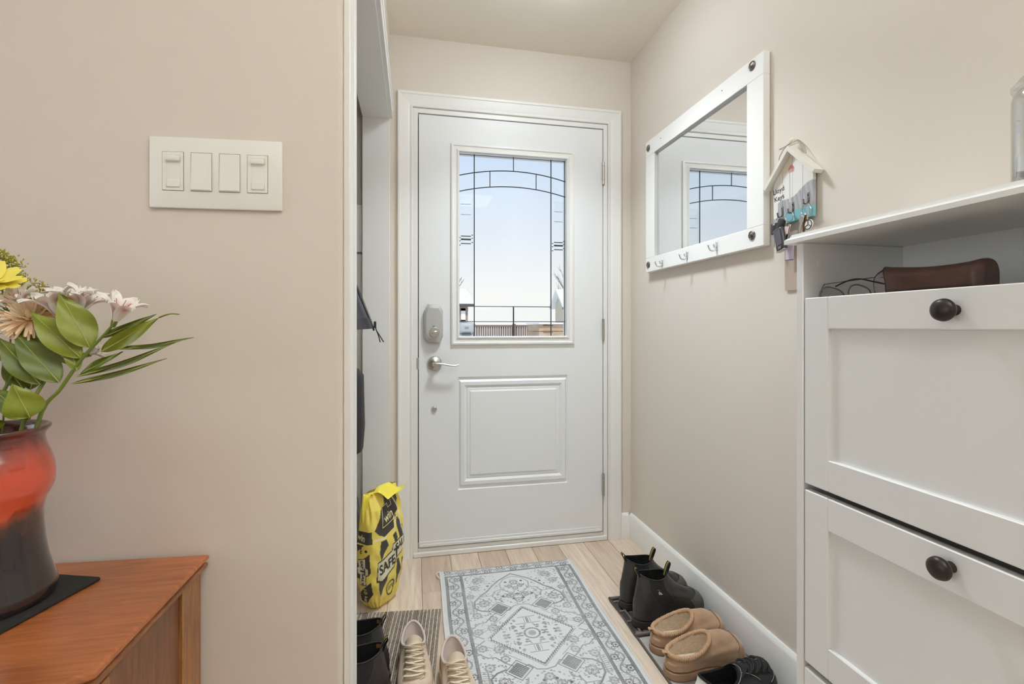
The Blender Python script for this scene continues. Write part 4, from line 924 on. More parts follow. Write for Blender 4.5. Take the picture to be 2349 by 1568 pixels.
    S = np.where(V <= 62, U, V); D = np.where(V <= 62, V - 3, np.minimum(U, RW * 1000 - U) - 13)      # distance in from the edge
    B = np.zeros(U.shape); wid = np.where(V <= 62, 58.0, 76.0); q = D / wid
    vine = np.abs(q - .5 - .23 * np.sin(2 * PI * S / 116)); B = np.maximum(B, np.clip((.045 - vine) * 26 + .3, 0, 1) * .45)
    ph = (S / 58.0) % 1 - .5; side = np.where((np.floor(S / 58.0) % 2) == 0, .30, .70)
    d = np.hypot(ph * 58, (q - side) * wid); an = np.arctan2((q - side) * wid, ph * 58)
    B = np.maximum(B, np.clip((2.2 - np.abs(d - 12 * (1 + .15 * np.cos(7 * an)))) / 1.4 + .5, 0, 1) * .7); B = np.maximum(B, np.clip((5 - d) / 1.5, 0, 1) * .7)
    d2 = np.hypot(((S / 29.0) % 1 - .5) * 29, (q - .5) * wid); B = np.maximum(B, np.clip((2.0 - np.abs(d2 - 6)) / 1.4 + .2, 0, 1) * .45)
    speck = np.sin(S * .83 + 3 * np.sin(D * .35)) * np.sin(D * .71 + 2 * np.sin(S * .21)); B = np.maximum(B, (speck > .50) * .52)
    B = np.maximum(B, ((q < .14) | (q > .88)) * (.30 + .38 * ((np.sin(S * .9) * np.sin(D * 1.2)) > 0)))
    B = np.maximum(B, (np.abs(q - .16) < .018) * .6); B = np.maximum(B, (np.abs(q - .87) < .018) * .6)
    ink = np.where(inb, B, ink)
    # wear
    nz = np.zeros(U.shape)
    for f, a_ in ((.012, .5), (.031, .35), (.11, .25)):
        p1, p2 = rr.uniform(0, 6, 2); nz += a_ * np.sin(U * f + p1 + 2 * np.sin(V * f * .8 + p2)) * np.sin(V * f * 1.1 + p2)
    ink = np.clip(ink, 0, 1) ** .60 * np.clip(.97 + .22 * nz, .55, 1.1)
    gs = base * (1 + .035 * np.sin(U * 2.1) * np.sin(V * 2.3) + .03 * nz)
    return gs * (1 - np.clip(ink, 0, 1) * .90)
nu, nv = 372, 678
uu, vv = np.meshgrid(np.linspace(0, RW * 1000, nu + 1), np.linspace(0, RL * 1000, nv + 1), indexing='ij')
gray = rug_pattern(uu, vv)
hz = 0.0062 + 0.0012 * np.sin(uu * .012 + 1) * np.sin(vv * .009) - 0.0030 * np.clip((12 - np.minimum(np.minimum(uu, RW * 1000 - uu), vv)) / 12, 0, 1)
wob = 2.2 * np.sin(vv * .011 + .5)
xs = 0.112 + (uu + wob) / 1000.0; ysr = 2.143 - (vv + 1.6 * np.sin(uu * .013)) / 1000.0
top = np.stack([xs, ysr, hz], -1).reshape(-1, 3)
ii, jj = np.meshgrid(np.arange(nu), np.arange(nv), indexing='ij'); a0 = (ii * (nv + 1) + jj).ravel()
faces = np.stack([a0, a0 + nv + 1, a0 + nv + 2, a0 + 1], -1)
rg = thing('runner_rug', 'grey and white oriental patterned runner rug on the floor before the door', 'rug', (0.41, 1.60, 0))
me = bpy.data.meshes.new('pile'); rim_idx = [i * (nv + 1) for i in range(nu + 1)] + [nu * (nv + 1) + j for j in range(1, nv + 1)] + [i * (nv + 1) + nv for i in range(nu - 1, -1, -1)] + [j for j in range(nv - 1, 0, -1)]
low = top[rim_idx].copy(); low[:, 2] = 0.0004; K0 = len(top); nR = len(rim_idx)
sk = [[rim_idx[k], rim_idx[(k + 1) % nR], K0 + (k + 1) % nR, K0 + k] for k in range(nR)]
allv = np.vstack([top, low]) - np.array([0.41, 1.60, 0])
me.from_pydata(allv.tolist(), [], faces.tolist() + sk); me.shade_smooth()
tint = np.array([0.995, 1.0, 1.0]); cr_ = np.ones((len(allv), 4), np.float32)
cr_[:K0, :3] = gray.reshape(-1, 1) * tint; cr_[K0:, :3] = .55
ca = me.color_attributes.new('Col', 'FLOAT_COLOR', 'POINT'); ca.data.foreach_set('color', cr_.ravel())
me.materials.append(M('printed rug pile', (200, 200, 200), 0.95, attr='Col', bump=(900, .25), spec=.1))
o = bpy.data.objects.new('pile', me); COL.objects.link(o); o.parent = rg
g = G()
for sd in (0, 1):
    G().tube([(xs[nu if sd else 0, j] + (.0025 if sd else -.0025), ysr[0, j], .0035) for j in range(0, nv + 1, 12)], .0034, 6).build('bound_edge', M('rug edge binding', (214, 211, 204), 0.9), rg)
# loose thread at the rug corner
G().tube(smooth_pts([(0.108, 2.142, .004), (0.098, 2.128, .006), (0.096, 2.105, .010), (0.102, 2.090, .008), (0.108, 2.086, .004)], 5), .0022, 6).build('loose_thread', M('rug edge binding', (214, 211, 204), 0.9), rg)
# ================================================================ ribbed doormat
dm = thing('ribbed_doormat', 'brown ribbed entrance mat under the beige sneakers', 'doormat', (-0.1, 1.6, 0))
mm = Matrix.Translation((0.1015, 1.862, 0)) @ Matrix.Rotation(math.radians(-6.2), 4, 'Z')
rng = random.Random(9); MWd, MLn = 0.44, 0.72
def ribfn(u, v):
    x_ = -MWd * u; r_ = abs(math.sin(x_ / .0068 * PI)); 
    h = .0035 + (.0055 * r_ ** .7 + .0012 * math.sin(v * 410 + 2.2 * math.floor(x_ / .0068))) * (1 if .02 < u < .985 and v > .012 else .2)
    return mm @ Vector((x_, -MLn * v, h))
g = G().grid(ribfn, 330, 120); cols = []
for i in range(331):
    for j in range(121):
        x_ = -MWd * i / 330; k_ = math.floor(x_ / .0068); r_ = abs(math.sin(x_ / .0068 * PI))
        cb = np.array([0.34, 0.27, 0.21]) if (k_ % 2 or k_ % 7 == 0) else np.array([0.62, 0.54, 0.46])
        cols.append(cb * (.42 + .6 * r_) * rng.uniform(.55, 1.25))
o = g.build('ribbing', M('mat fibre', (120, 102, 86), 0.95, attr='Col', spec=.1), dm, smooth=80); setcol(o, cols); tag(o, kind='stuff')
G().box(-MWd, 0, -MLn, 0, 0.0003, 0.0034, .001, mm).build('backing', M('mat backing', (96, 82, 70), 0.9), dm)
# ================================================================ boot trays
tr1 = thing('boot_tray', 'dark taupe plastic boot tray under the black work boots', 'tray', (0.92, 1.675, 0))
trm = M('taupe tray plastic', (112, 102, 96), 0.5); tdk = M('dark tray plastic', (62, 57, 54), 0.55)
tx0, tx1, ty0, ty1 = 0.762, 1.075, 1.562, 1.790
G().box(tx0 + .004, tx1 - .004, ty0 + .004, ty1 - .004, .0005, .004, 0).build('tray_floor', tdk, tr1, smooth=0)
g = G()
g.tube([(tx0, ty0, .008), (tx0, ty1, .008), (tx1, ty1, .008), (tx1, ty0, .008)], .0075, 8, closed=True, flat=.9); g.build('rim', trm, tr1)
g = G().box(tx0 + .022, tx0 + .030, ty0 + .02, ty1 - .018, .003, .010, .002)
for k in range(4): g.box(tx0 + .004, tx0 + .030, ty0 + .012 + k * .064, ty0 + .020 + k * .064, .003, .0085, .002)
for k in range(9): g.box(tx0 + .04, tx1 - .02, ty0 + .018 + k * .023, ty0 + .024 + k * .023, .003, .0062, .001)
g.build('ribs', trm, tr1)
tr2 = thing('shoe_mat', 'flat grey rubber shoe mat with dark edge under the tan slippers', 'mat', (0.92, 1.3, 0))
G().box(0.7640, 1.0745, 0.98, 1.551, .0005, .0045, .001).build('mat_surface', M('grey rubber mat', (176, 172, 166), 0.7, noise=(40, (162, 158, 152))), tr2)
G().tube([(0.7635, .98, .0045), (0.7635, 1.5515, .0045), (1.0755, 1.5515, .0045), (1.0755, .98, .0045)], .0042, 8, closed=True).build('edge', M('dark mat edge', (88, 80, 76), 0.6), tr2)
# ================================================================ footwear
HWX = [0, .015, .05, .10, .20, .32, .44, .56, .68, .78, .86, .92, .96, .985, 1.0]
HWY = [0, .30, .52, .66, .78, .74, .70, .80, .96, 1.0, .94, .80, .62, .40, 0]
class Shoe:
    """last-shaped surface between the sole outline and the collar; x runs heel to toe, origin at the heel on the ground"""
    N = 56
    def __init__(s, L, W, sole_h, xc, a, b, zh, zf, dip, htoe, hside, fx, fz, side_z=.05, bend=.006, fpow=1.6):
        s.__dict__.update(locals()); del s.__dict__['s']
    def outline(s, th, grow=0.0):
        t = (1 + math.cos(th)) / 2; x = s.L * t
        w = float(np.interp(t, HWX, HWY)) * s.W / 2
        y = math.copysign(w, math.sin(th)) if abs(math.sin(th)) > 1e-6 else 0.0
        y += s.bend * math.sin(PI * t)
        x += grow * math.cos(th); y += grow * math.sin(th)
        return x, y
    def collar(s, th, k=1.0, dz=0.0):
        x = s.xc + s.a * k * math.cos(th); y = s.b * k * math.sin(th) + s.bend * .6
        z = (s.zh + s.zf) / 2 + (s.zf - s.zh) / 2 * math.cos(th) - s.dip * math.sin(th) ** 2
        return Vector((x, y, z + dz))
    def S(s, th, u):
        x0, y0 = s.outline(th); p0 = Vector((x0, y0, s.sole_h)); p3 = s.collar(th)
        f = max(0.0, math.cos(th)) ** s.fpow; out = Vector((math.cos(th), math.sin(th), 0))
        p1 = p0 + Vector((0, 0, s.hside + (s.htoe - s.hside) * f)) + out * (.006 + .003 * f)
        p2 = p3 + Vector((s.fx * f, 0, -(s.side_z + (s.fz - s.side_z) * f))) + out * (.003 * (1 - f))
        q = 1 - u
        return p0 * q ** 3 + p1 * 3 * q * q * u + p2 * 3 * q * u * u + p3 * u ** 3
    def N_(s, th, u):
        e = 1e-3; a = s.S(th + e, u) - s.S(th - e, u); b = s.S(th, min(u + e, 1)) - s.S(th, max(u - e, 0))
        n = a.cross(b); n.normalize(); return n
    def P(s, th, u, off=0.0): return s.S(th, u) + s.N_(th, u) * off
    def upper(s, m, parent, wr=0.0):
        def fn(i, u):
            th = 2 * PI * i; p = s.S(th, u)
            if wr: p = p + s.N_(th, u) * wr * math.sin(17 * u + 3 * math.sin(2.3 * th)) * math.exp(-((u - .5) / .35) ** 2) * max(0, math.cos(th) + .25)
            return p
        return G().grid(fn, s.N, 18, cu=True).build('upper', m, parent, smooth=80)
    def sole(s, m, parent, grow=.004, h=None, name='sole', z0=0.0, x0=None):
        h = h if h is not None else s.sole_h; g = G(); K = s.N; rings = []
        for dg, z in ((-.003, z0), (0, z0 + .003), (.0005, z0 + h * .5), (0, z0 + h - .002), (-.0025, z0 + h)):
            rings.append([(*s.outline(2 * PI * k / K, grow + dg), z) for k in range(K)])
        for A, B in zip(rings, rings[1:]): g.add(A + B, [[k, (k + 1) % K, K + (k + 1) % K, K + k] for k in range(K)])
        g.add(rings[0], [list(range(K))]); g.add(rings[-1], [list(range(K))])
        return g.build(name, m, parent, smooth=50)
    def lining(s, m, parent, depth=None):
        zb = s.sole_h + .008; K = s.N
        def fn(i, u):
            th = 2 * PI * i; c = s.collar(th, 1 - .03 * min(u * 6, 1)); zz = c.z + (zb - c.z) * u
            k = 1 - .06 * u; x = s.xc + (c.x - s.xc) * k + .012 * u; y = c.y * k
            xo, yo = s.outline(th); 
            return Vector((x, math.copysign(min(abs(y), float(np.interp(min(max(x / s.L, .02), .9), HWX, HWY)) * s.W / 2 * .9), y), zz))
        g = G().grid(fn, K, 8, cu=True); g.add([fn(k / K, 1) for k in range(K)], [list(range(K))])
        return g.build('lining', m, parent, smooth=80)
    def binding(s, m, parent, r=.003, n=6, bump=0.0, name='collar', flat=1.0):
        pts = [s.collar(2 * PI * k / 72) for k in range(72)]
        rr = [r * (1 + bump * (k % 2)) for k in range(72)] if bump else r
        return G().tube(pts, rr, n, closed=True, flat=flat).build(name, m, parent, smooth=80)
    def patch(s, m, parent, t0, t1, u0, u1, off=.0012, name='panel', nu=14, nv=12, shape=None):
        def fn(i, j):
            th = t0 + (t1 - t0) * i; u = u0 + (u1 - u0) * j
            if shape: th, u = shape(i, j)
            return s.P(th, u, off)
        return G().grid(fn, nu, nv).build(name, m, parent, smooth=80)
    def seam(s, pts, m, parent, r=.0008, off=.0012, name='stitch_line'):
        return G().tube([s.P(t, u, off) for t, u in pts], r, 5).build(name, m, parent)
def strap_loop(p, up, side, w, h, m, parent, lean=(0, 0, 0), name='pull_tab', stripe=None):
    p, up, side = Vector(p), Vector(up).normalized(), Vector(side).normalized(); fw_ = up.cross(side); ln = Vector(lean)
    prof = [(-.0035, -.020), (-.0045, 0), (-.004, h * .7), (0, h), (.004, h * .7), (.0035, 0), (.003, -.016)]
    pr = smooth_pts([(a, b, 0) for a, b in prof], 4)
    def fn(u, v):
        q = pr[int(round(u * (len(pr) - 1)))]; f = max(0, q.y / h)
        return p + fw_ * q.x + up * q.y + side * (w * (v - .5)) + ln * f
    g = G().grid(fn, len(pr) - 1, 4); g2 = G().grid(lambda u, v: fn(u, v) + fw_ * .0009, len(pr) - 1, 4); g.add(g2.v, g2.f)
    o = g.build(name, m, parent, smooth=80)
    if stripe:
        for q in (-1, 1):
            g = G().grid(lambda u, v: fn(u, .34 + .10 * v + (.22 if q > 0 else 0)) + fw_ * (.0016 if u > .5 else -.0008), len(pr) - 1, 1); g.build('stripe', stripe, o, smooth=80)
    return o
bl = M('worn black leather', (70, 66, 63), 0.40, noise=(12, (40, 38, 37)), bump=(180, .25))
blk = M('black elastic', (44, 43, 45), 0.85, bump=(900, .3)); blsole = M('black work sole', (56, 51, 48), 0.6)
inn = M('dark boot lining', (20, 19, 19), 0.95); yel = M('yellow stripe', (196, 170, 60), 0.8); tabm = M('black webbing', (34, 33, 34), 0.9)
def chelsea(name, label, loc, rz, tags=True, work=True, leather=bl, group=None):
    r = thing(name, label, 'boot', loc, rz, group, local=True)
    s = Shoe(.283, .097, .026, .076, .056, .039, .184, .176, .012, .100, .075, .070, .110, .065, .005, 1.5)
    s.upper(leather, r, .0012); s.sole(blsole, r, .0045, .020, 'sole')
    g = G(); K = 30
    pts = [s.outline(PI - 1.15 + 2.3 * k / (K - 1), .006) for k in range(K)]
    g.prism(pts, 0, .024); g.build('heel_block', blsole, r, smooth=30)
    s.patch(leather, r, PI - 1.2, PI + 1.2, .01, .36, .0018, 'heel_counter')
    if work: s.patch(M('scuffed toe leather', (104, 98, 90), 0.6, noise=(14, (72, 67, 62)), bump=(160, .3)), r, -.95, .95, .0, .44, .0016, 'toe_cap', shape=lambda i, j: (-.95 + 1.9 * i, .44 * j * (1 - .25 * abs(2 * i - 1) ** 2)))
    s.lining(inn, r)
    for c in (PI / 2 + .12, -PI / 2 - .12):
        e = s.patch(blk, r, c - .5, c + .5, .30, .985, .0014, 'elastic_gore', shape=lambda i, j, c=c: (c + (i - .5) * 1.0 * (.45 + .55 * j ** .6), .30 + .685 * j))
        for q in (-1, 1): s.seam([(c + q * .5 * (.45 + .55 * (j / 8) ** .6), .30 + .685 * j / 8) for j in range(9)], M('boot stitch', (84, 80, 78), 0.7), r)
        if work and c < 0:
            tri = lambda i, j, c=c: (c + .02 + (i - .5) * .15 * (1 - .92 * max(0, (j - .42) / .58)) * (1 if j > .42 or j < .36 else 1), .655 + .115 * j)
            s.patch(M('safety label', (196, 192, 182), 0.6), r, 0, 0, 0, 0, .0022, 'safety_label', 6, 10, shape=lambda i, j, c=c: (c + .02 + (i - .5) * (.17 if j < .45 else .17 * max(.02, 1 - (j - .45) / .5)), .650 + .12 * j))
            s.patch(M('safety label', (196, 192, 182), 0.6), r, 0, 0, 0, 0, .0022, 'label_bar', 4, 2, shape=lambda i, j, c=c: (c + .02 + (i - .5) * .16, .785 + .008 * j))
    s.binding(blk, r, .0022)
    if tags:
        h = s.collar(PI); strap_loop((h.x - .001, h.y, h.z), (-.35, 0, 1), (0, 1, 0), .017, .022, tabm, r, (-.004, 0, 0), stripe=yel)
        h = s.collar(0); strap_loop((h.x + .001, h.y, h.z), (.25, 0, 1), (0, 1, 0), .017, .034, tabm, r, (.006, 0, 0), stripe=yel)
    return r
b1 = chelsea('work_boot', 'scuffed black pull-on work boot farther back on the taupe boot tray', (0.782, 1.730, .0085), math.radians(3), group='pair of black work boots')
b2 = chelsea('work_boot', 'scuffed black pull-on work boot with visible pale triangle label beside the tan slippers', (0.781, 1.614, .0085), math.radians(4), group='pair of black work boots')
# tan slippers
tan = M('tan suede', (196, 162, 130), 0.9, sheen=.3, noise=(14, (170, 136, 106)), bump=(420, .35)); tanb = M('tan braid', (192, 156, 122), 0.95, bump=(300, .4)); tans = M('tan platform sole', (172, 138, 112), 0.75, noise=(20, (150, 118, 94)))
flc = M('beige fleece', (236, 220, 198), 0.98, noise=(160, (210, 192, 168)), bump=(500, .9))
def slipper(label, loc, rz):
    r = thing('slipper', label, 'slipper', loc, rz, 'pair of tan slippers', local=True)
    s = Shoe(.278, .099, .028, .080, .069, .040, .070, .110, .012, .050, .036, .074, -.010, .034, .005, 1.2)
    s.upper(tan, r, .0015); s.sole(tans, r, .005, .024, 'sole'); s.sole(M('tan seam', (130, 94, 64), 0.9), r, .0005, .006, 'welt', .0235)
    s.lining(flc, r)
    K = 176; cpt = []
    for strand in range(3):
        pts = []
        for k in range(K):
            th = 2 * PI * k / K; c = s.collar(th); out = Vector((math.cos(th), math.sin(th), 0)); ph = 2 * PI * (k * 22 / K) + strand * 2 * PI / 3
            pts.append(c + out * (.0044 * math.cos(ph) + .002) + Vector((0, 0, .0052 * math.sin(ph) - .003)))
        cpt.append(pts)
    col = None
    for i, pts in enumerate(cpt):
        o = G().tube([p_ + Vector((0, 0, .0007 * (q_ % 2))) for q_, p_ in enumerate(pts)], .0034, 5, closed=True).build('braid_strand', tanb, r, smooth=80)
    s.seam([(-.75 + 1.5 * k / 16, .30 + .30 * math.exp(-((k - 8) / 5) ** 2)) for k in range(17)], M('tan seam', (130, 94, 64), 0.9), r, .0011)
    h = s.collar(PI); strap_loop((h.x - .006, h.y, h.z - .006), (-.8, 0, .75), (0, 1, 0), .013, .018, tan, r)
    return r
slipper('tan suede slipper with braided collar touching the black work boots', (0.778, 1.477, .0045), math.radians(3))
slipper('tan suede slipper with braided collar nearest the black sneaker', (0.766, 1.362, .0045), math.radians(3))
# laced sneakers
def sneaker(name, label, loc, rz, mats, group, L=.29, W=.104, laces=6, lace_r=.0046, tongue=.022, ca=.058):
    um, tm, sm, lm, im, pm = mats
    r = thing(name, label, 'sneaker', loc, rz, group, local=True)
    s = Shoe(L, W, .026, .012 + ca, ca, .036, .094, .088, .022, .056, .040, .085, -.002, .035, .005, 1.5)
    s.upper(um, r); s.sole(sm, r, .004, .028, 'sole'); s.lining(im, r)
    s.binding(im, r, .0042, name='collar')
    # panels
    s.patch(pm, r, -.78, .78, .01, .30, .0020, 'toe_overlay', shape=lambda i, j: (-.78 + 1.56 * i, (.02 + .26 * j) * (1 - .10 * abs(2 * i - 1))))
    for q in (-1, 1):
        s.patch(pm, r, 0, 0, 0, 0, .0016, 'eyestay', shape=lambda i, j, q=q: (q * (.20 + .24 * j + .10 * i), .40 + .58 * i))
        s.patch(pm, r, 0, 0, 0, 0, .0017, 'quarter', shape=lambda i, j, q=q: (q * (PI - 1.05 + .85 * j * (1 - .3 * i)), .04 + .62 * i))
    s.patch(pm, r, PI - .45, PI + .45, .03, .98, .0026, 'heel_tab')
    # tongue
    def tong(u, v):
        p = s.P((v - .5) * (.8 + .8 * u), .42 + .58 * min(u * 1.25, 1), .0015)
        ex = max(0, u - .8) / .2 * (1 - .55 * (2 * v - 1) ** 2)
        return p + Vector((-.010 * ex, 0, tongue * ex + .003 * math.sin(PI * v)))
    g = G().grid(tong, 16, 10); g2 = G().grid(lambda u, v: tong(u, v) - Vector((.004, 0, .003)), 16, 10); g.add(g2.v, g2.f); g.build('tongue', tm, r, smooth=80)
    for k in range(laces):
        u = .46 + .50 * k / (laces - 1); d = .46 + .055 * k
        dz = .0055 + .0015 * (k % 2)
        pts = [s.P(-d, u, .003)] + [s.P(-d + 2 * d * q / 8, u + (.045 if k % 2 else .02) * (q / 8 - .5), dz + .0025 * math.sin(PI * q / 8)) for q in range(1, 8)] + [s.P(d, u, .003)]
        G().tube(smooth_pts(pts, 3), lace_r, 6, flat=.5).build('lace', lm, r, smooth=80)
        if k < laces - 1:
            u2 = u + .10; pts = [s.P(d * .98, u, .003)] + [s.P(d - 2 * d * q / 8, u + .10 * q / 8, dz + .0025 + .0025 * math.sin(PI * q / 8)) for q in range(1, 8)] + [s.P(-d * .98, u2, .003)]
            G().tube(smooth_pts(pts, 3), lace_r, 6, flat=.5).build('lace', lm, r, smooth=80)
    return r, s
cream = M('cream leather', (214, 194, 172), 0.55, noise=(14, (198, 174, 152)), bump=(240, .15)); cream2 = M('beige suede overlay', (208, 184, 160), 0.8, noise=(20, (192, 164, 142)))
ctong = M('cream mesh', (226, 212, 190), 0.85, bump=(700, .4)); clace = M('cream lace', (232, 218, 194), 0.85, bump=(900, .3)); csole = M('cream sole', (222, 206, 182), 0.6); clin = M('pale grey lining', (206, 192, 184), 0.95)
cm = (cream, ctong, csole, clace, clin, cream2)
sneaker('sneaker', 'cream laced sneaker standing farther left on the ribbed doormat', (-0.008, 1.652, .0095), math.radians(-88), cm, 'pair of cream sneakers')
sneaker('sneaker', 'cream laced sneaker overlapping the edge of the patterned rug', (0.113, 1.548, .0095), math.radians(-87), cm, 'pair of cream sneakers')
bkm = M('black knit', (44, 42, 43), 0.8, bump=(500, .4)); bk2 = M('black overlay', (36, 34, 35), 0.45); bks = M('black sneaker sole', (44, 41, 38), 0.6); bin_ = M('black sneaker lining', (22, 21, 21), 0.95); grs = M('grey piping', (150, 146, 142), 0.6)
r_, s_ = sneaker('sneaker', 'black laced sneaker with white heel patch in front of the tan slippers', (0.783, 1.216, .0045), math.radians(9), (bkm, bkm, bks, M('black lace', (40, 38, 38), 0.85), bin_, bk2), 'black sneakers', .270, .102, 5, .0030, .006, .066)
s_.patch(M('white heel patch', (226, 224, 218), 0.6), r_, PI - .40, PI + .40, .55, 1.0, .0038, 'heel_patch')
s_.seam([(2 * PI * k / 40, .985) for k in range(41)], grs, r_, .0011, .004, 'piping')
s_.seam([(-.75 + 1.5 * k / 20, .335 - .03 * abs(k - 10) / 10) for k in range(21)], grs, r_, .0009, .0035, 'piping')
for q in (-1, 1): s_.seam([(q * (.46 + .34 * k / 10), .98 - .42 * k / 10) for k in range(11)], grs, r_, .0010, .0035, 'piping')
# black ankle boots beside the closet casing
abl = M('soft black leather', (58, 54, 52), 0.38, noise=(18, (40, 37, 36)), bump=(90, .5))
a1 = chelsea('ankle_boot', 'black leather ankle boot half hidden by the closet casing, farther back', (-0.076, 1.512, .0095), math.radians(176), True, False, abl, 'pair of black ankle boots')
a2 = chelsea('ankle_boot', 'black leather ankle boot half hidden by the closet casing, nearer one with tan lining', (-0.066, 1.400, .0095), math.radians(183), True, False, abl, 'pair of black ankle boots')
for a_ in (a1, a2):
    sh = Shoe(.283, .097, .026, .076, .056, .039, .184, .176, .012, .100, .075, .070, .110, .065, .005, 1.5)
    def hl(i, j): c = sh.collar(PI - .8 + 1.6 * i, .955); return Vector((c.x, c.y, c.z - .004 - .050 * j * math.sin(PI * min(max(i, .02), .98)) ** .5))
    G().grid(hl, 14, 6).build('heel_lining', M('tan leather lining', (150, 98, 62), 0.7), a_)
# ================================================================ ice melt bag
bagA, BZ = math.radians(-40), 0.450
bag = thing('salt_bag', 'crumpled yellow and black plastic bag of ice melting salt beside the door casing', 'bag', (-0.131, 1.958, 0))
bm_ = Matrix.Translation((-0.131, 1.958, 0)) @ Matrix.Rotation(bagA, 4, 'Z')
def bdims(v):
    hx = float(np.interp(v, [0, .03, .10, .25, .5, .7, .85, .94, 1], [.020, .030, .041, .050, .052, .046, .034, .020, .010]))
    hy = float(np.interp(v, [0, .03, .10, .25, .5, .7, .85, .94, 1], [.040, .058, .078, .094, .100, .097, .088, .080, .078]))
    return hx, hy
def bsurf(ph, v, off=0.0):
    hx, hy = bdims(v); c, s_ = math.cos(ph), math.sin(ph)
    wr = .0022 * math.sin(31 * v + 3 * math.sin(2 * ph)) * math.sin(5 * ph + 9 * v) + .0030 * math.exp(-((v - .06) / .06) ** 2) * math.sin(16 * ph) + .0035 * math.exp(-((v - .86) / .10) ** 2) * math.sin(11 * ph + 14 * v)
    r_ = 1.0
    x_ = math.copysign(abs(c) ** .55, c) * (hx + wr + off); y_ = math.copysign(abs(s_) ** .55, s_) * (hy + wr + off)
    z_ = BZ * v
    x_ += .012 * math.sin(PI * v * .5) ** 2 - .02 * v * v; y_ += .012 * v * v
    return bm_ @ Vector((x_, y_, z_))
# printed faces: "front" is local +x (u = local y), "side" is local -y (u = local x)
def inpoly(x, y, P):
    r_ = False; n_ = len(P); j = n_ - 1
    for i in range(n_):
        xi, yi = P[i]; xj, yj = P[j]
        if (yi > y) != (yj > y) and x < (xj - xi) * (y - yi) / (yj - yi + 1e-12) + xi: r_ = not r_
        j = i
    return r_
FR = [[(-.96, .70), (-.75, .66), (-.40, .62), (.25, .66), (.30, .74), (.60, .80), (.85, .88), (.85, 1.0), (-.1, 1.0), (-.2, .88), (-.55, .84), (-.70, .76)],
      [(-.62, .60), (-.30, .60), (-.15, .54), (-.40, .49), (-.60, .44), (-.70, .50)], [(.15, .60), (.40, .62), (.50, .56), (.30, .52)], [(.40, .78), (.95, .64), (.98, .52), (.70, .52), (.45, .66)],
      [(-.72, .32), (-.35, .38), (.05, .39), (-.25, .24), (-.62, .12), (-.74, .20)], [(.42, .37), (.62, .38), (.78, .28), (.62, .14), (.48, .20)], [(.88, .36), (1, .36), (1, .2), (.9, .16)]]
SD = [[(-1, .70), (.9, .70), (.95, .60), (-.9, .595)], [(-.75, .585), (.2, .588), (-.7, .52)], [(-.95, .40), (.75, .52), (.85, .36), (.1, .30), (-.7, .30)], [(-.55, .17), (.85, .285), (.95, .17), (.2, .075), (-.45, .075)], [(-.98, .24), (-.88, .24), (-.82, .11), (-.92, .11)]]
WHT = [((-.72, .30), (-.55, .42), (.95, .50), (.98, .40), (-.62, .27))]
FL = .826; KF, V0 = 56, 230
def face_ph(f, t):                                  # uniform steps across each of the four faces
    if f % 2 == 0: return (0 if f == 0 else PI) + math.asin(math.copysign(abs(t * FL) ** (1 / .55), t)) 
    return (-PI / 2 if f == 3 else PI / 2) + math.asin(math.copysign(abs(t * FL) ** (1 / .55), t))
PHS = [(f, -1 + 2 * k / KF, face_ph(f, -1 + 2 * k / KF)) for f in (3, 0, 1, 2) for k in range(KF)]
U0 = len(PHS)
g = G().grid(lambda i, v: bsurf(PHS[min(int(round(i * U0)), U0 - 1)][2], v), U0, V0, cu=True); cols = []
yel_c, dk_c, wt_c = np.array([0.84, 0.68, 0.13]), np.array([0.050, 0.043, 0.035]), np.array([0.80, 0.74, 0.52])
for i in range(U0):
    f_, t_u, ph = PHS[i]; front, side = f_ == 0, f_ == 3; yn = xn = t_u
    for j in range(V0 + 1):
        v = j / V0; col = yel_c
        if front:
            if any(inpoly(yn, v, P) for P in FR): col = dk_c
            for (a_, b_) in (((.30, 1.0), (.66, .80)), ((.66, .80), (.25, .63)), ((.66, .80), (1.0, .50)), ((-.96, .62), (-.3, .615))):
                (x1, y1), (x2, y2) = a_, b_; L2 = (x2 - x1) ** 2 + ((y2 - y1) * 4) ** 2; tt = min(max(((yn - x1) * (x2 - x1) + (v - y1) * (y2 - y1) * 16) / L2, 0), 1)
                if math.hypot(yn - x1 - tt * (x2 - x1), (v - y1 - tt * (y2 - y1)) * 4) < .035: col = wt_c
            if inpoly(yn, v, [(-.88, .27), (-.80, .43), (.10, .475), (.12, .53), (1.0, .57), (1.0, .43), (.35, .37), (.30, .32), (-.60, .245)]): col = dk_c
            if inpoly(yn, v, [(-.82, .285), (-.75, .42), (.14, .465), (.17, .52), (1.0, .555), (1.0, .44), (.32, .38), (.27, .33), (-.57, .262)]): col = wt_c
            d = math.hypot((yn - .12), (v - .155) * 4.4)
            if .24 < d < .31: col = dk_c
        elif side:
            if any(inpoly(xn, v, P) for P in SD): col = dk_c
            if inpoly(xn, v, [(-.46, .465), (.42, .485), (.42, .405), (.72, .40), (.72, .34), (.42, .335), (.48, .255), (-.36, .247), (-.36, .33), (-.70, .335), (-.70, .40), (-.42, .405)]): col = dk_c
            if inpoly(xn, v, [(-.39, .458), (.35, .477), (.35, .399), (.64, .394), (.64, .346), (.35, .341), (.41, .262), (-.29, .255), (-.29, .336), (-.62, .341), (-.62, .394), (-.34, .399)]): col = wt_c
        cols.append(col)
o = g.build('sack', M('printed bag plastic', (214, 190, 50), 0.32, attr='Col'), bag, smooth=80); setcol(o, cols)
g = G(); g.add([bsurf(2 * PI * k / 40, 0) for k in range(40)], [list(range(40))]); g.build('bottom', M('yellow plastic', (224, 204, 60), 0.35), bag)
def on_front(x_, v, off=.0012):                     # x_ in -1..1 across the front face
    return bsurf(face_ph(0, max(-1.15, min(1.15, x_))), v, off)
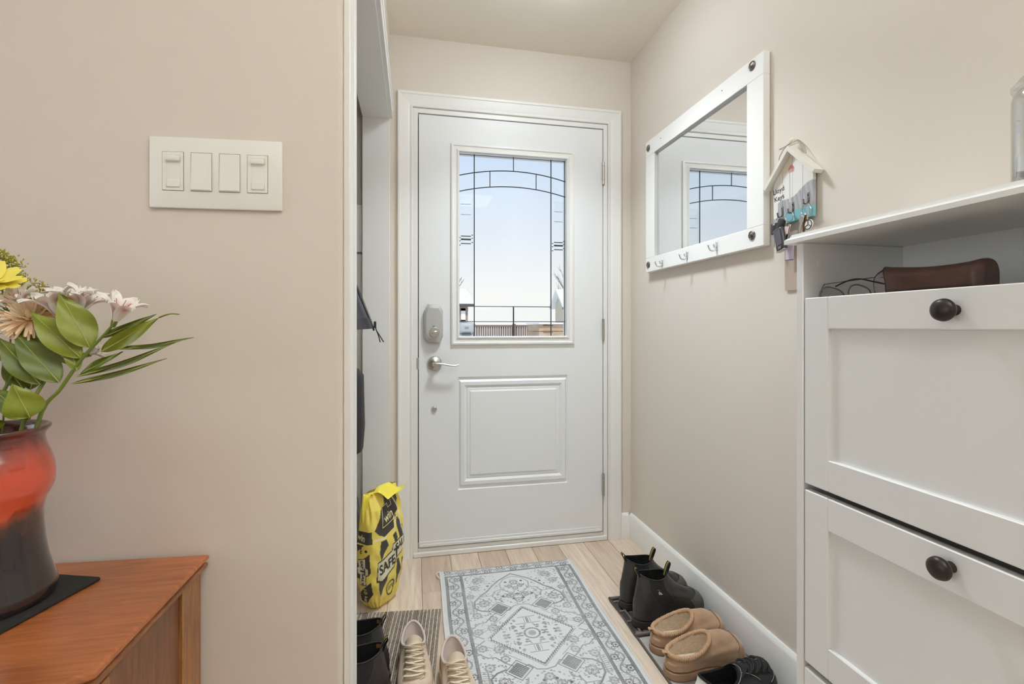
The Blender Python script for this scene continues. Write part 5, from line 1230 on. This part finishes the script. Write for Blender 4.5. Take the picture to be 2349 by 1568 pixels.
def on_side(x_, v, off=.0012):
    return bsurf(face_ph(3, max(-1.15, min(1.15, x_))), v, off)
inkd = M('bag dark print', (52, 46, 40), 0.4); inkl = M('bag pale print', (236, 224, 170), 0.4)
def bag_text(s_, face, cx_, cv, sz, ang, m, off=0.0, ax=.1):
    v_, f_ = text_geo(s_, sz, off); ca_, sa_ = math.cos(math.radians(ang)), math.sin(math.radians(ang)); vs = []
    for p_ in v_:
        x_ = p_.x * ca_ - p_.y * sa_; y_ = p_.x * sa_ + p_.y * ca_
        vs.append(face(cx_ + x_ / ax, cv + y_ / BZ))
    G().add(vs, f_).build('lettering', m, bag, smooth=0)
bag_text('win', on_front, -.02, .775, .044, 16, inkl, .0006)
for a_, b_ in (((-.50, .70), (-.42, .86)), ((-.50, .70), (.42, .74)), ((-.42, .86), (-.06, .88)), ((-.06, .88), (-.02, .845)), ((-.02, .845), (.22, .86)), ((.22, .86), (.22, .90))):
    G().tube([on_front(a_[0] + (b_[0] - a_[0]) * k / 6, a_[1] + (b_[1] - a_[1]) * k / 6) for k in range(7)], .0011, 5).build('logo_outline', inkl, bag)
bag_text('SAFE', on_front, -.20, .372, .050, 10, inkd, .0014)
bag_text('T', on_front, .42, .432, .056, 8, inkd, .0014)
bag_text('SALT', on_front, .74, .495, .040, 8, inkd, .0012)
bag_text('-15\u00b0C', on_front, .12, .155, .022, 12, inkd, .0003)
bag_text('SAF', on_side, -.02, .428, .0195, -90, inkd, .0006, .05)
bag_text('T', on_side, 0.0, .368, .040, -90, inkd, .0012, .05)
bag_text('SALT', on_side, .04, .302, .0195, -90, inkd, .0006, .05)
bag_text('10 kg', on_side, .22, .165, .026, -90, inkl, .0004, .05)
bag_text('win', on_side, -.2, .645, .034, -8, inkl, .0006, .05)
G().add([on_side(.45 + .13 * math.cos(a), .545 + .013 * math.sin(a)) for a in np.linspace(0, 2 * PI, 13)[:-1]], [list(range(12))]).build('leaf_mark', inkd, bag, smooth=0)
for k in range(6): G().box(-.003, .003, -.0004, .0004, -.0015, .0015, 0, Matrix.Translation(on_side(-.15 + .06 * (k % 2), .57 - .010 * k))).build('fine_print', inkd, bag, smooth=0)
fm_ = M('yellow torn plastic', (236, 218, 74), 0.35)
def flapA(u, v):
    p_ = bsurf(-PI / 2 - .75 + 1.75 * u, .975); q_ = bm_.to_3x3() @ Vector((.000, -.016 - .012 * u, -.105 + .03 * u))
    return p_ + Vector((0, 0, .030 * math.sin(PI * min(v * 1.6, 1)))) + q_ * v * (1 - .25 * math.sin(5 * u)) + bm_.to_3x3() @ Vector((.006 * math.sin(7 * u), -.012 * math.sin(PI * v), 0))
def flapB(u, v):
    a_ = bsurf(-.55 + 1.15 * u, .985); d_ = Vector((.056, -.010, .008)) * v
    return a_ + d_ + Vector((0, 0, .012 * (1 - v) * math.sin(PI * u) + .010 * math.sin(4 * v + 3 * u) - .022 * v * (1 - u)))
for fn in (flapA, flapB):
    g = G().grid(fn, 14, 12); g2 = G().grid(lambda u, v: fn(u, v) + Vector((0, .0008, .0004)), 14, 12); g.add(g2.v, g2.f); g.build('torn_flap', fm_, bag, smooth=60)
# ================================================================ things in the closet
cg = M('charcoal shell fabric', (72, 70, 78), 0.8, bump=(500, .25)); cg2 = M('charcoal hem band', (60, 58, 64), 0.85); zipm = M('dark zip', (48, 47, 44), 0.5)
jk = thing('jacket', 'charcoal zip jacket hanging inside the closet with its zip edge showing', 'jacket', (-0.42, 1.75, 1.07))
def jfront(z): return -0.1395 - (z - 1.089) * .395 if z < 1.55 else -0.322 - (z - 1.55) * .35
def jsec(u, v):
    z = 1.082 + .66 * v; x1 = jfront(z) - .006; x0 = -0.70 + .10 * max(0, v - .8) / .2; xc_, hw = (x0 + x1) / 2, (x1 - x0) / 2
    a = 2 * PI * u; yy = .085 * (1 - .35 * v) * math.copysign(abs(math.sin(a)) ** .7, math.sin(a)) + .008 * math.sin(9 * a + 4 * v)
    return Vector((xc_ + hw * math.copysign(abs(math.cos(a)) ** .55, math.cos(a)), 1.75 + yy, z - .022 * (1 - v) ** 3 * (x1 - (xc_ + hw * math.cos(a))) / .5))
g = G().grid(jsec, 48, 24, cu=True); g.add([jsec(k / 48, 1) for k in range(48)], [list(range(48))]); g.add([jsec(k / 48, 0) for k in range(48)], [list(range(48))]); g.build('body', cg, jk, smooth=70)
def hemf(u, v):
    p_ = jsec(u, v * .055); c_ = Vector((-.42, 1.75, p_.z)); d_ = (p_ - c_); d_.z = 0; return p_ + d_.normalized() * .0025
G().grid(hemf, 48, 2, cu=True).build('hem_band', cg2, jk, smooth=70)
zp = [(jfront(z) - .0025, 1.745, z - .003) for z in np.linspace(1.078, 1.70, 40)]
G().tube(zp, .0036, 6).build('zip', zipm, jk)
tg = G()
for z in np.linspace(1.085, 1.69, 200): tg.box(jfront(z) + .000, jfront(z) + .0032, 1.743, 1.747, z - .0008, z + .0008)
tag(tg.build('zip_teeth', zipm, jk, smooth=0), kind='stuff')
sl = G().box(-.1385, -.1300, 1.738, 1.750, 1.0835, 1.1075, .002).build('zip_slider', zipm, jk)
G().tube(smooth_pts([(-.1325, 1.742, 1.0870), (-.1305, 1.741, 1.0780), (-.1240, 1.740, 1.0620), (-.1165, 1.740, 1.0340)], 5), .0019, 6).build('pull_cord', zipm, sl)
G().tube(smooth_pts([(-.1325, 1.742, 1.0870), (-.1290, 1.741, 1.0750), (-.1200, 1.740, 1.0600), (-.1045, 1.740, 1.0345)], 5), .0019, 6).build('pull_cord', zipm, sl)
for sy in (-1, 1):
    pts = smooth_pts([(-.50, 1.75 + sy * .05, 1.70), (-.52, 1.75 + sy * .10, 1.55), (-.53, 1.75 + sy * .115, 1.35), (-.53, 1.75 + sy * .11, 1.12)], 6)
    G().tube(pts, [.05 - .012 * k / (len(pts) - 1) for k in range(len(pts))], 14, flat=.8).build('sleeve', cg, jk, smooth=80)
G().tube([(-.42, 1.75, 1.74), (-.42, 1.75, 1.80), (-.42, 2.05, 1.82), (-.42, 2.22, 1.80)], .006, 8).build('hanging_loop', zipm, jk)
# black backpack on the closet wall, only its lower corner shows
bp = thing('backpack', 'black backpack hanging in the closet, lower corner just showing above the salt bag', 'backpack', (-0.37, 2.0, 0.52))
def bps(u, v):
    a = 2 * PI * u; hx = float(np.interp(v, [0, .06, .3, .9, 1], [.09, .148, .155, .15, .10])); x_ = hx * math.copysign(abs(math.cos(a)) ** .45, math.cos(a))
    return Vector((-.353 + x_, 2.03 + .085 * math.copysign(abs(math.sin(a)) ** .5, math.sin(a)) * (1 if v > .05 else .8), .535 + .40 * v + .035 * x_ / .15 * (1 - v)))
g = G().grid(bps, 40, 16, cu=True); g.add([bps(k / 40, 0) for k in range(40)], [list(range(40))]); g.add([bps(k / 40, 1) for k in range(40)], [list(range(40))]); g.build('body', M('black pack fabric', (44, 42, 42), 0.75, bump=(600, .3)), bp, smooth=70)
G().tube(smooth_pts([(-.40, 1.95, .90), (-.40, 2.0, 1.0), (-.40, 2.1, 1.03), (-.40, 2.2, 1.0)], 5), .008, 8).build('strap', M('black pack fabric', (44, 42, 42), 0.75), bp)
# black sack with white lettering behind the salt bag
bs = thing('black_sack', 'black plastic sack with white lettering behind the yellow salt bag', 'bag', (-0.306, 2.115, 0))
def bss(u, v):
    a = 2 * PI * u; k = float(np.interp(v, [0, .05, .3, .7, .9, 1], [.75, .92, 1.0, .98, .80, .5]))
    return Vector((-.306 + .085 * k * math.copysign(abs(math.cos(a)) ** .55, math.cos(a)) + .003 * math.sin(7 * a + 12 * v), 2.115 + .088 * k * math.copysign(abs(math.sin(a)) ** .55, math.sin(a)), .40 * v))
g = G().grid(bss, 48, 24, cu=True); g.add([bss(k / 48, 0) for k in range(48)], [list(range(48))]); g.add([bss(k / 48, 1) for k in range(48)], [list(range(48))]); g.build('sack', M('black sack plastic', (30, 28, 28), 0.3), bs, smooth=70)
v_, f_ = text_geo('ABLE', .034, .0004)
mm = Matrix.Translation((-.2345, 2.0245, .135)) @ Matrix.Rotation(PI / 2, 4, 'X') @ Matrix.Rotation(math.radians(-84), 4, 'Z')
G().add(v_, f_, mm).build('lettering', M('white sack print', (214, 210, 204), 0.5), bs, smooth=0)
# ================================================================ outside
snow = M('snow', (246, 246, 246), 0.8); GZ = -1.25
struct(G().box(-60, 60, 2.5, 140, GZ - .3, GZ).build('ground', snow))
struct(G().box(-.6, 1.7, 2.452, 3.6, -.18, -.03, .01).build('floor_porch', M('porch concrete', (196, 194, 190), 0.9)))
fen = thing('board_fence', 'grey brown vertical board fence across the street', 'fence', (3.2, 16.0, GZ))
fb_ = M('weathered fence boards', (150, 132, 120), 0.85, noise=(3, (116, 100, 90)))
bx_ = 1.96; k = 0
while bx_ < 4.4:
    dz = .03 * math.sin(k * 2.1)
    o = G().box(bx_, bx_ + .056, 16.0, 16.02, GZ + .05, 1.085 + dz * .4).build('board', fb_, fen, smooth=0); bx_ += .076; k += 1
G().box(1.96, 4.4, 15.96, 16.0, 1.075, 1.135).build('rail', M('fence rail', (128, 114, 104), 0.85), fen, smooth=0)
G().box(1.96, 4.4, 16.02, 16.06, .2, .3).build('rail', fb_, fen, smooth=0)
for xx in (1.9, 3.28, 4.4): G().box(xx, xx + .1, 15.92, 16.03, GZ, 1.17).build('post', fb_, fen, smooth=0)
def house(name, label, x0, x1, y0, y1, zt, zr, wallc, wins, over=.35):
    h = thing(name, label, 'house', ((x0 + x1) / 2, (y0 + y1) / 2, GZ))
    G().box(x0, x1, y0, y1, GZ, zt).build('wall', wallc, h, smooth=0)
    ym = (y0 + y1) / 2; A = [(x0 - over, y0 - over, zt), (x1 + over, y0 - over, zt), (x1 + over, ym, zr), (x0 - over, ym, zr), (x1 + over, y1 + over, zt), (x0 - over, y1 + over, zt)]
    B = [(a, b, c + .18) for a, b, c in A]
    g = G().add(A + B, [[0, 1, 2, 3], [3, 2, 4, 5], [6, 7, 8, 9], [9, 8, 10, 11], [0, 1, 7, 6], [1, 2, 8, 7], [2, 4, 10, 8], [4, 5, 11, 10], [5, 3, 9, 11], [3, 0, 6, 9]]); g.build('snowy_roof', snow, h, smooth=0)
    for sx_ in (x0, x1): G().add([(sx_, y0, zt), (sx_, y1, zt), (sx_, ym, zr)], [[0, 1, 2]]).build('gable', wallc, h, smooth=0)
    G().box(x0 - over, x1 + over, y0 - over - .12, y0 - over, zt - .12, zt + .02).build('gutter', M('dark gutter', (78, 74, 70), 0.6), h, smooth=0)
    for (a, b, c, d) in wins:
        f = G().box(a, b, y0 - .08, y0 + .02, c, c + .14).box(a, b, y0 - .08, y0 + .02, d - .14, d).box(a, a + .14, y0 - .08, y0 + .02, c, d).box(b - .14, b, y0 - .08, y0 + .02, c, d).build('window', M('white window frame', (236, 234, 228), 0.5), h, smooth=0)
        G().box(a + .1, b - .1, y0 - .03, y0 - .01, c + .1, d - .1).build('pane', M('dark window glass', (88, 84, 78), 0.2), f, smooth=0)
house('house', 'brown house with snowy roof seen through the left edge of the door glass', -4.5, 3.30, 30, 38, 2.42, 3.55, M('brown siding', (160, 140, 130), 0.85), ((2.86, 3.14, 1.35, 2.2), (-2, -.5, 1.2, 2.2)))
house('house', 'cream house with snowy roof seen through the right edge of the door glass', 9.72, 17.5, 30, 32.4, 2.30, 3.42, M('cream siding', (216, 206, 182), 0.85), ((9.80, 10.05, 1.45, 2.2), (12, 13.4, 1.2, 2.2)))
sh_ = thing('tan_shed', 'low tan timber shed beside the right end of the board fence', 'shed', (4.7, 13.7, GZ))
tsh = M('tan shed boards', (200, 176, 152), 0.85, noise=(4, (178, 150, 124)))
for k in range(12): G().box(3.42, 6.0, 13.0, 14.4, GZ + .20 * k, GZ + .20 * k + .19, .01).build('plank', tsh, sh_, smooth=0)
G().box(3.40, 6.1, 12.9, 14.5, GZ + 2.40, GZ + 2.44).build('roof', snow, sh_, smooth=0)
for z in (.93, 1.10): G().box(3.55, 3.82, 12.97, 13.0, z, z + .03).build('slot', M('dark slot', (120, 96, 78), 0.8), sh_, smooth=0)
bn = thing('lidded_bin', 'grey lidded bin in front of the brown house', 'bin', (1.18, 11, GZ))
bnm = M('grey bin plastic', (178, 182, 182), 0.45)
G().box(1.0, 1.31, 10.8, 11.2, GZ, .93, .05, seg=3).build('body', bnm, bn); G().box(.98, 1.33, 10.74, 11.26, .93, 1.18, .07, seg=3).build('lid', bnm, bn); G().box(1.04, 1.27, 10.72, 10.78, .895, .925, .01).build('handle', M('dark bin handle', (90, 84, 82), 0.6), bn)
G().box(1.11, 1.20, 10.735, 10.742, 1.03, 1.08, .01).build('badge', M('bin badge', (140, 142, 146), 0.5), bn)
def tree(label, x, y, z0, H_, seed, lean=0.0, spread=.42):
    t_ = thing('bare_tree', label, 'tree', (x, y, z0), group=None); rn = random.Random(seed)
    brk = M('bare bark', (96, 86, 80), 0.9); top = Vector((x + lean * H_, y, z0 + H_))
    G().tube([(x, y, z0), (x + lean * H_ * .4, y, z0 + H_ * .45), top], [.13, .09, .02], 8).build('trunk', brk, t_)
    for k in range(13):
        f = rn.uniform(.35, .92); p0 = Vector((x, y, z0)).lerp(top, f); a = rn.uniform(0, 2 * PI); L = H_ * (1 - f) * spread + .3
        d = Vector((math.cos(a) * .6, math.sin(a) * .6, rn.uniform(.5, 1.1))).normalized(); g = G(); pts = [p0 + d * L * u + Vector((0, 0, .18 * L * u * u)) for u in np.linspace(0, 1, 5)]
        g.tube(pts, [.035, .028, .02, .013, .006], 5)
        for q in range(7):
            u = rn.uniform(.25, .95); s0 = p0 + d * L * u + Vector((0, 0, .18 * L * u * u)); d2 = (d + Vector((rn.uniform(-.7, .7), rn.uniform(-.7, .7), rn.uniform(0, .6)))).normalized()
            g.tube([s0, s0 + d2 * L * .18, s0 + d2 * L * .34 + Vector((0, 0, .06 * L))], [.014, .010, .005], 4)
        g.build('branch', brk, t_)
tree('bare tree behind the brown house', 3.95, 42, GZ, 6.8, 3, -.02, .30); tree('bare tree behind the cream house with one long trunk', 13.7, 42, GZ, 9.6, 8, .0, .36)
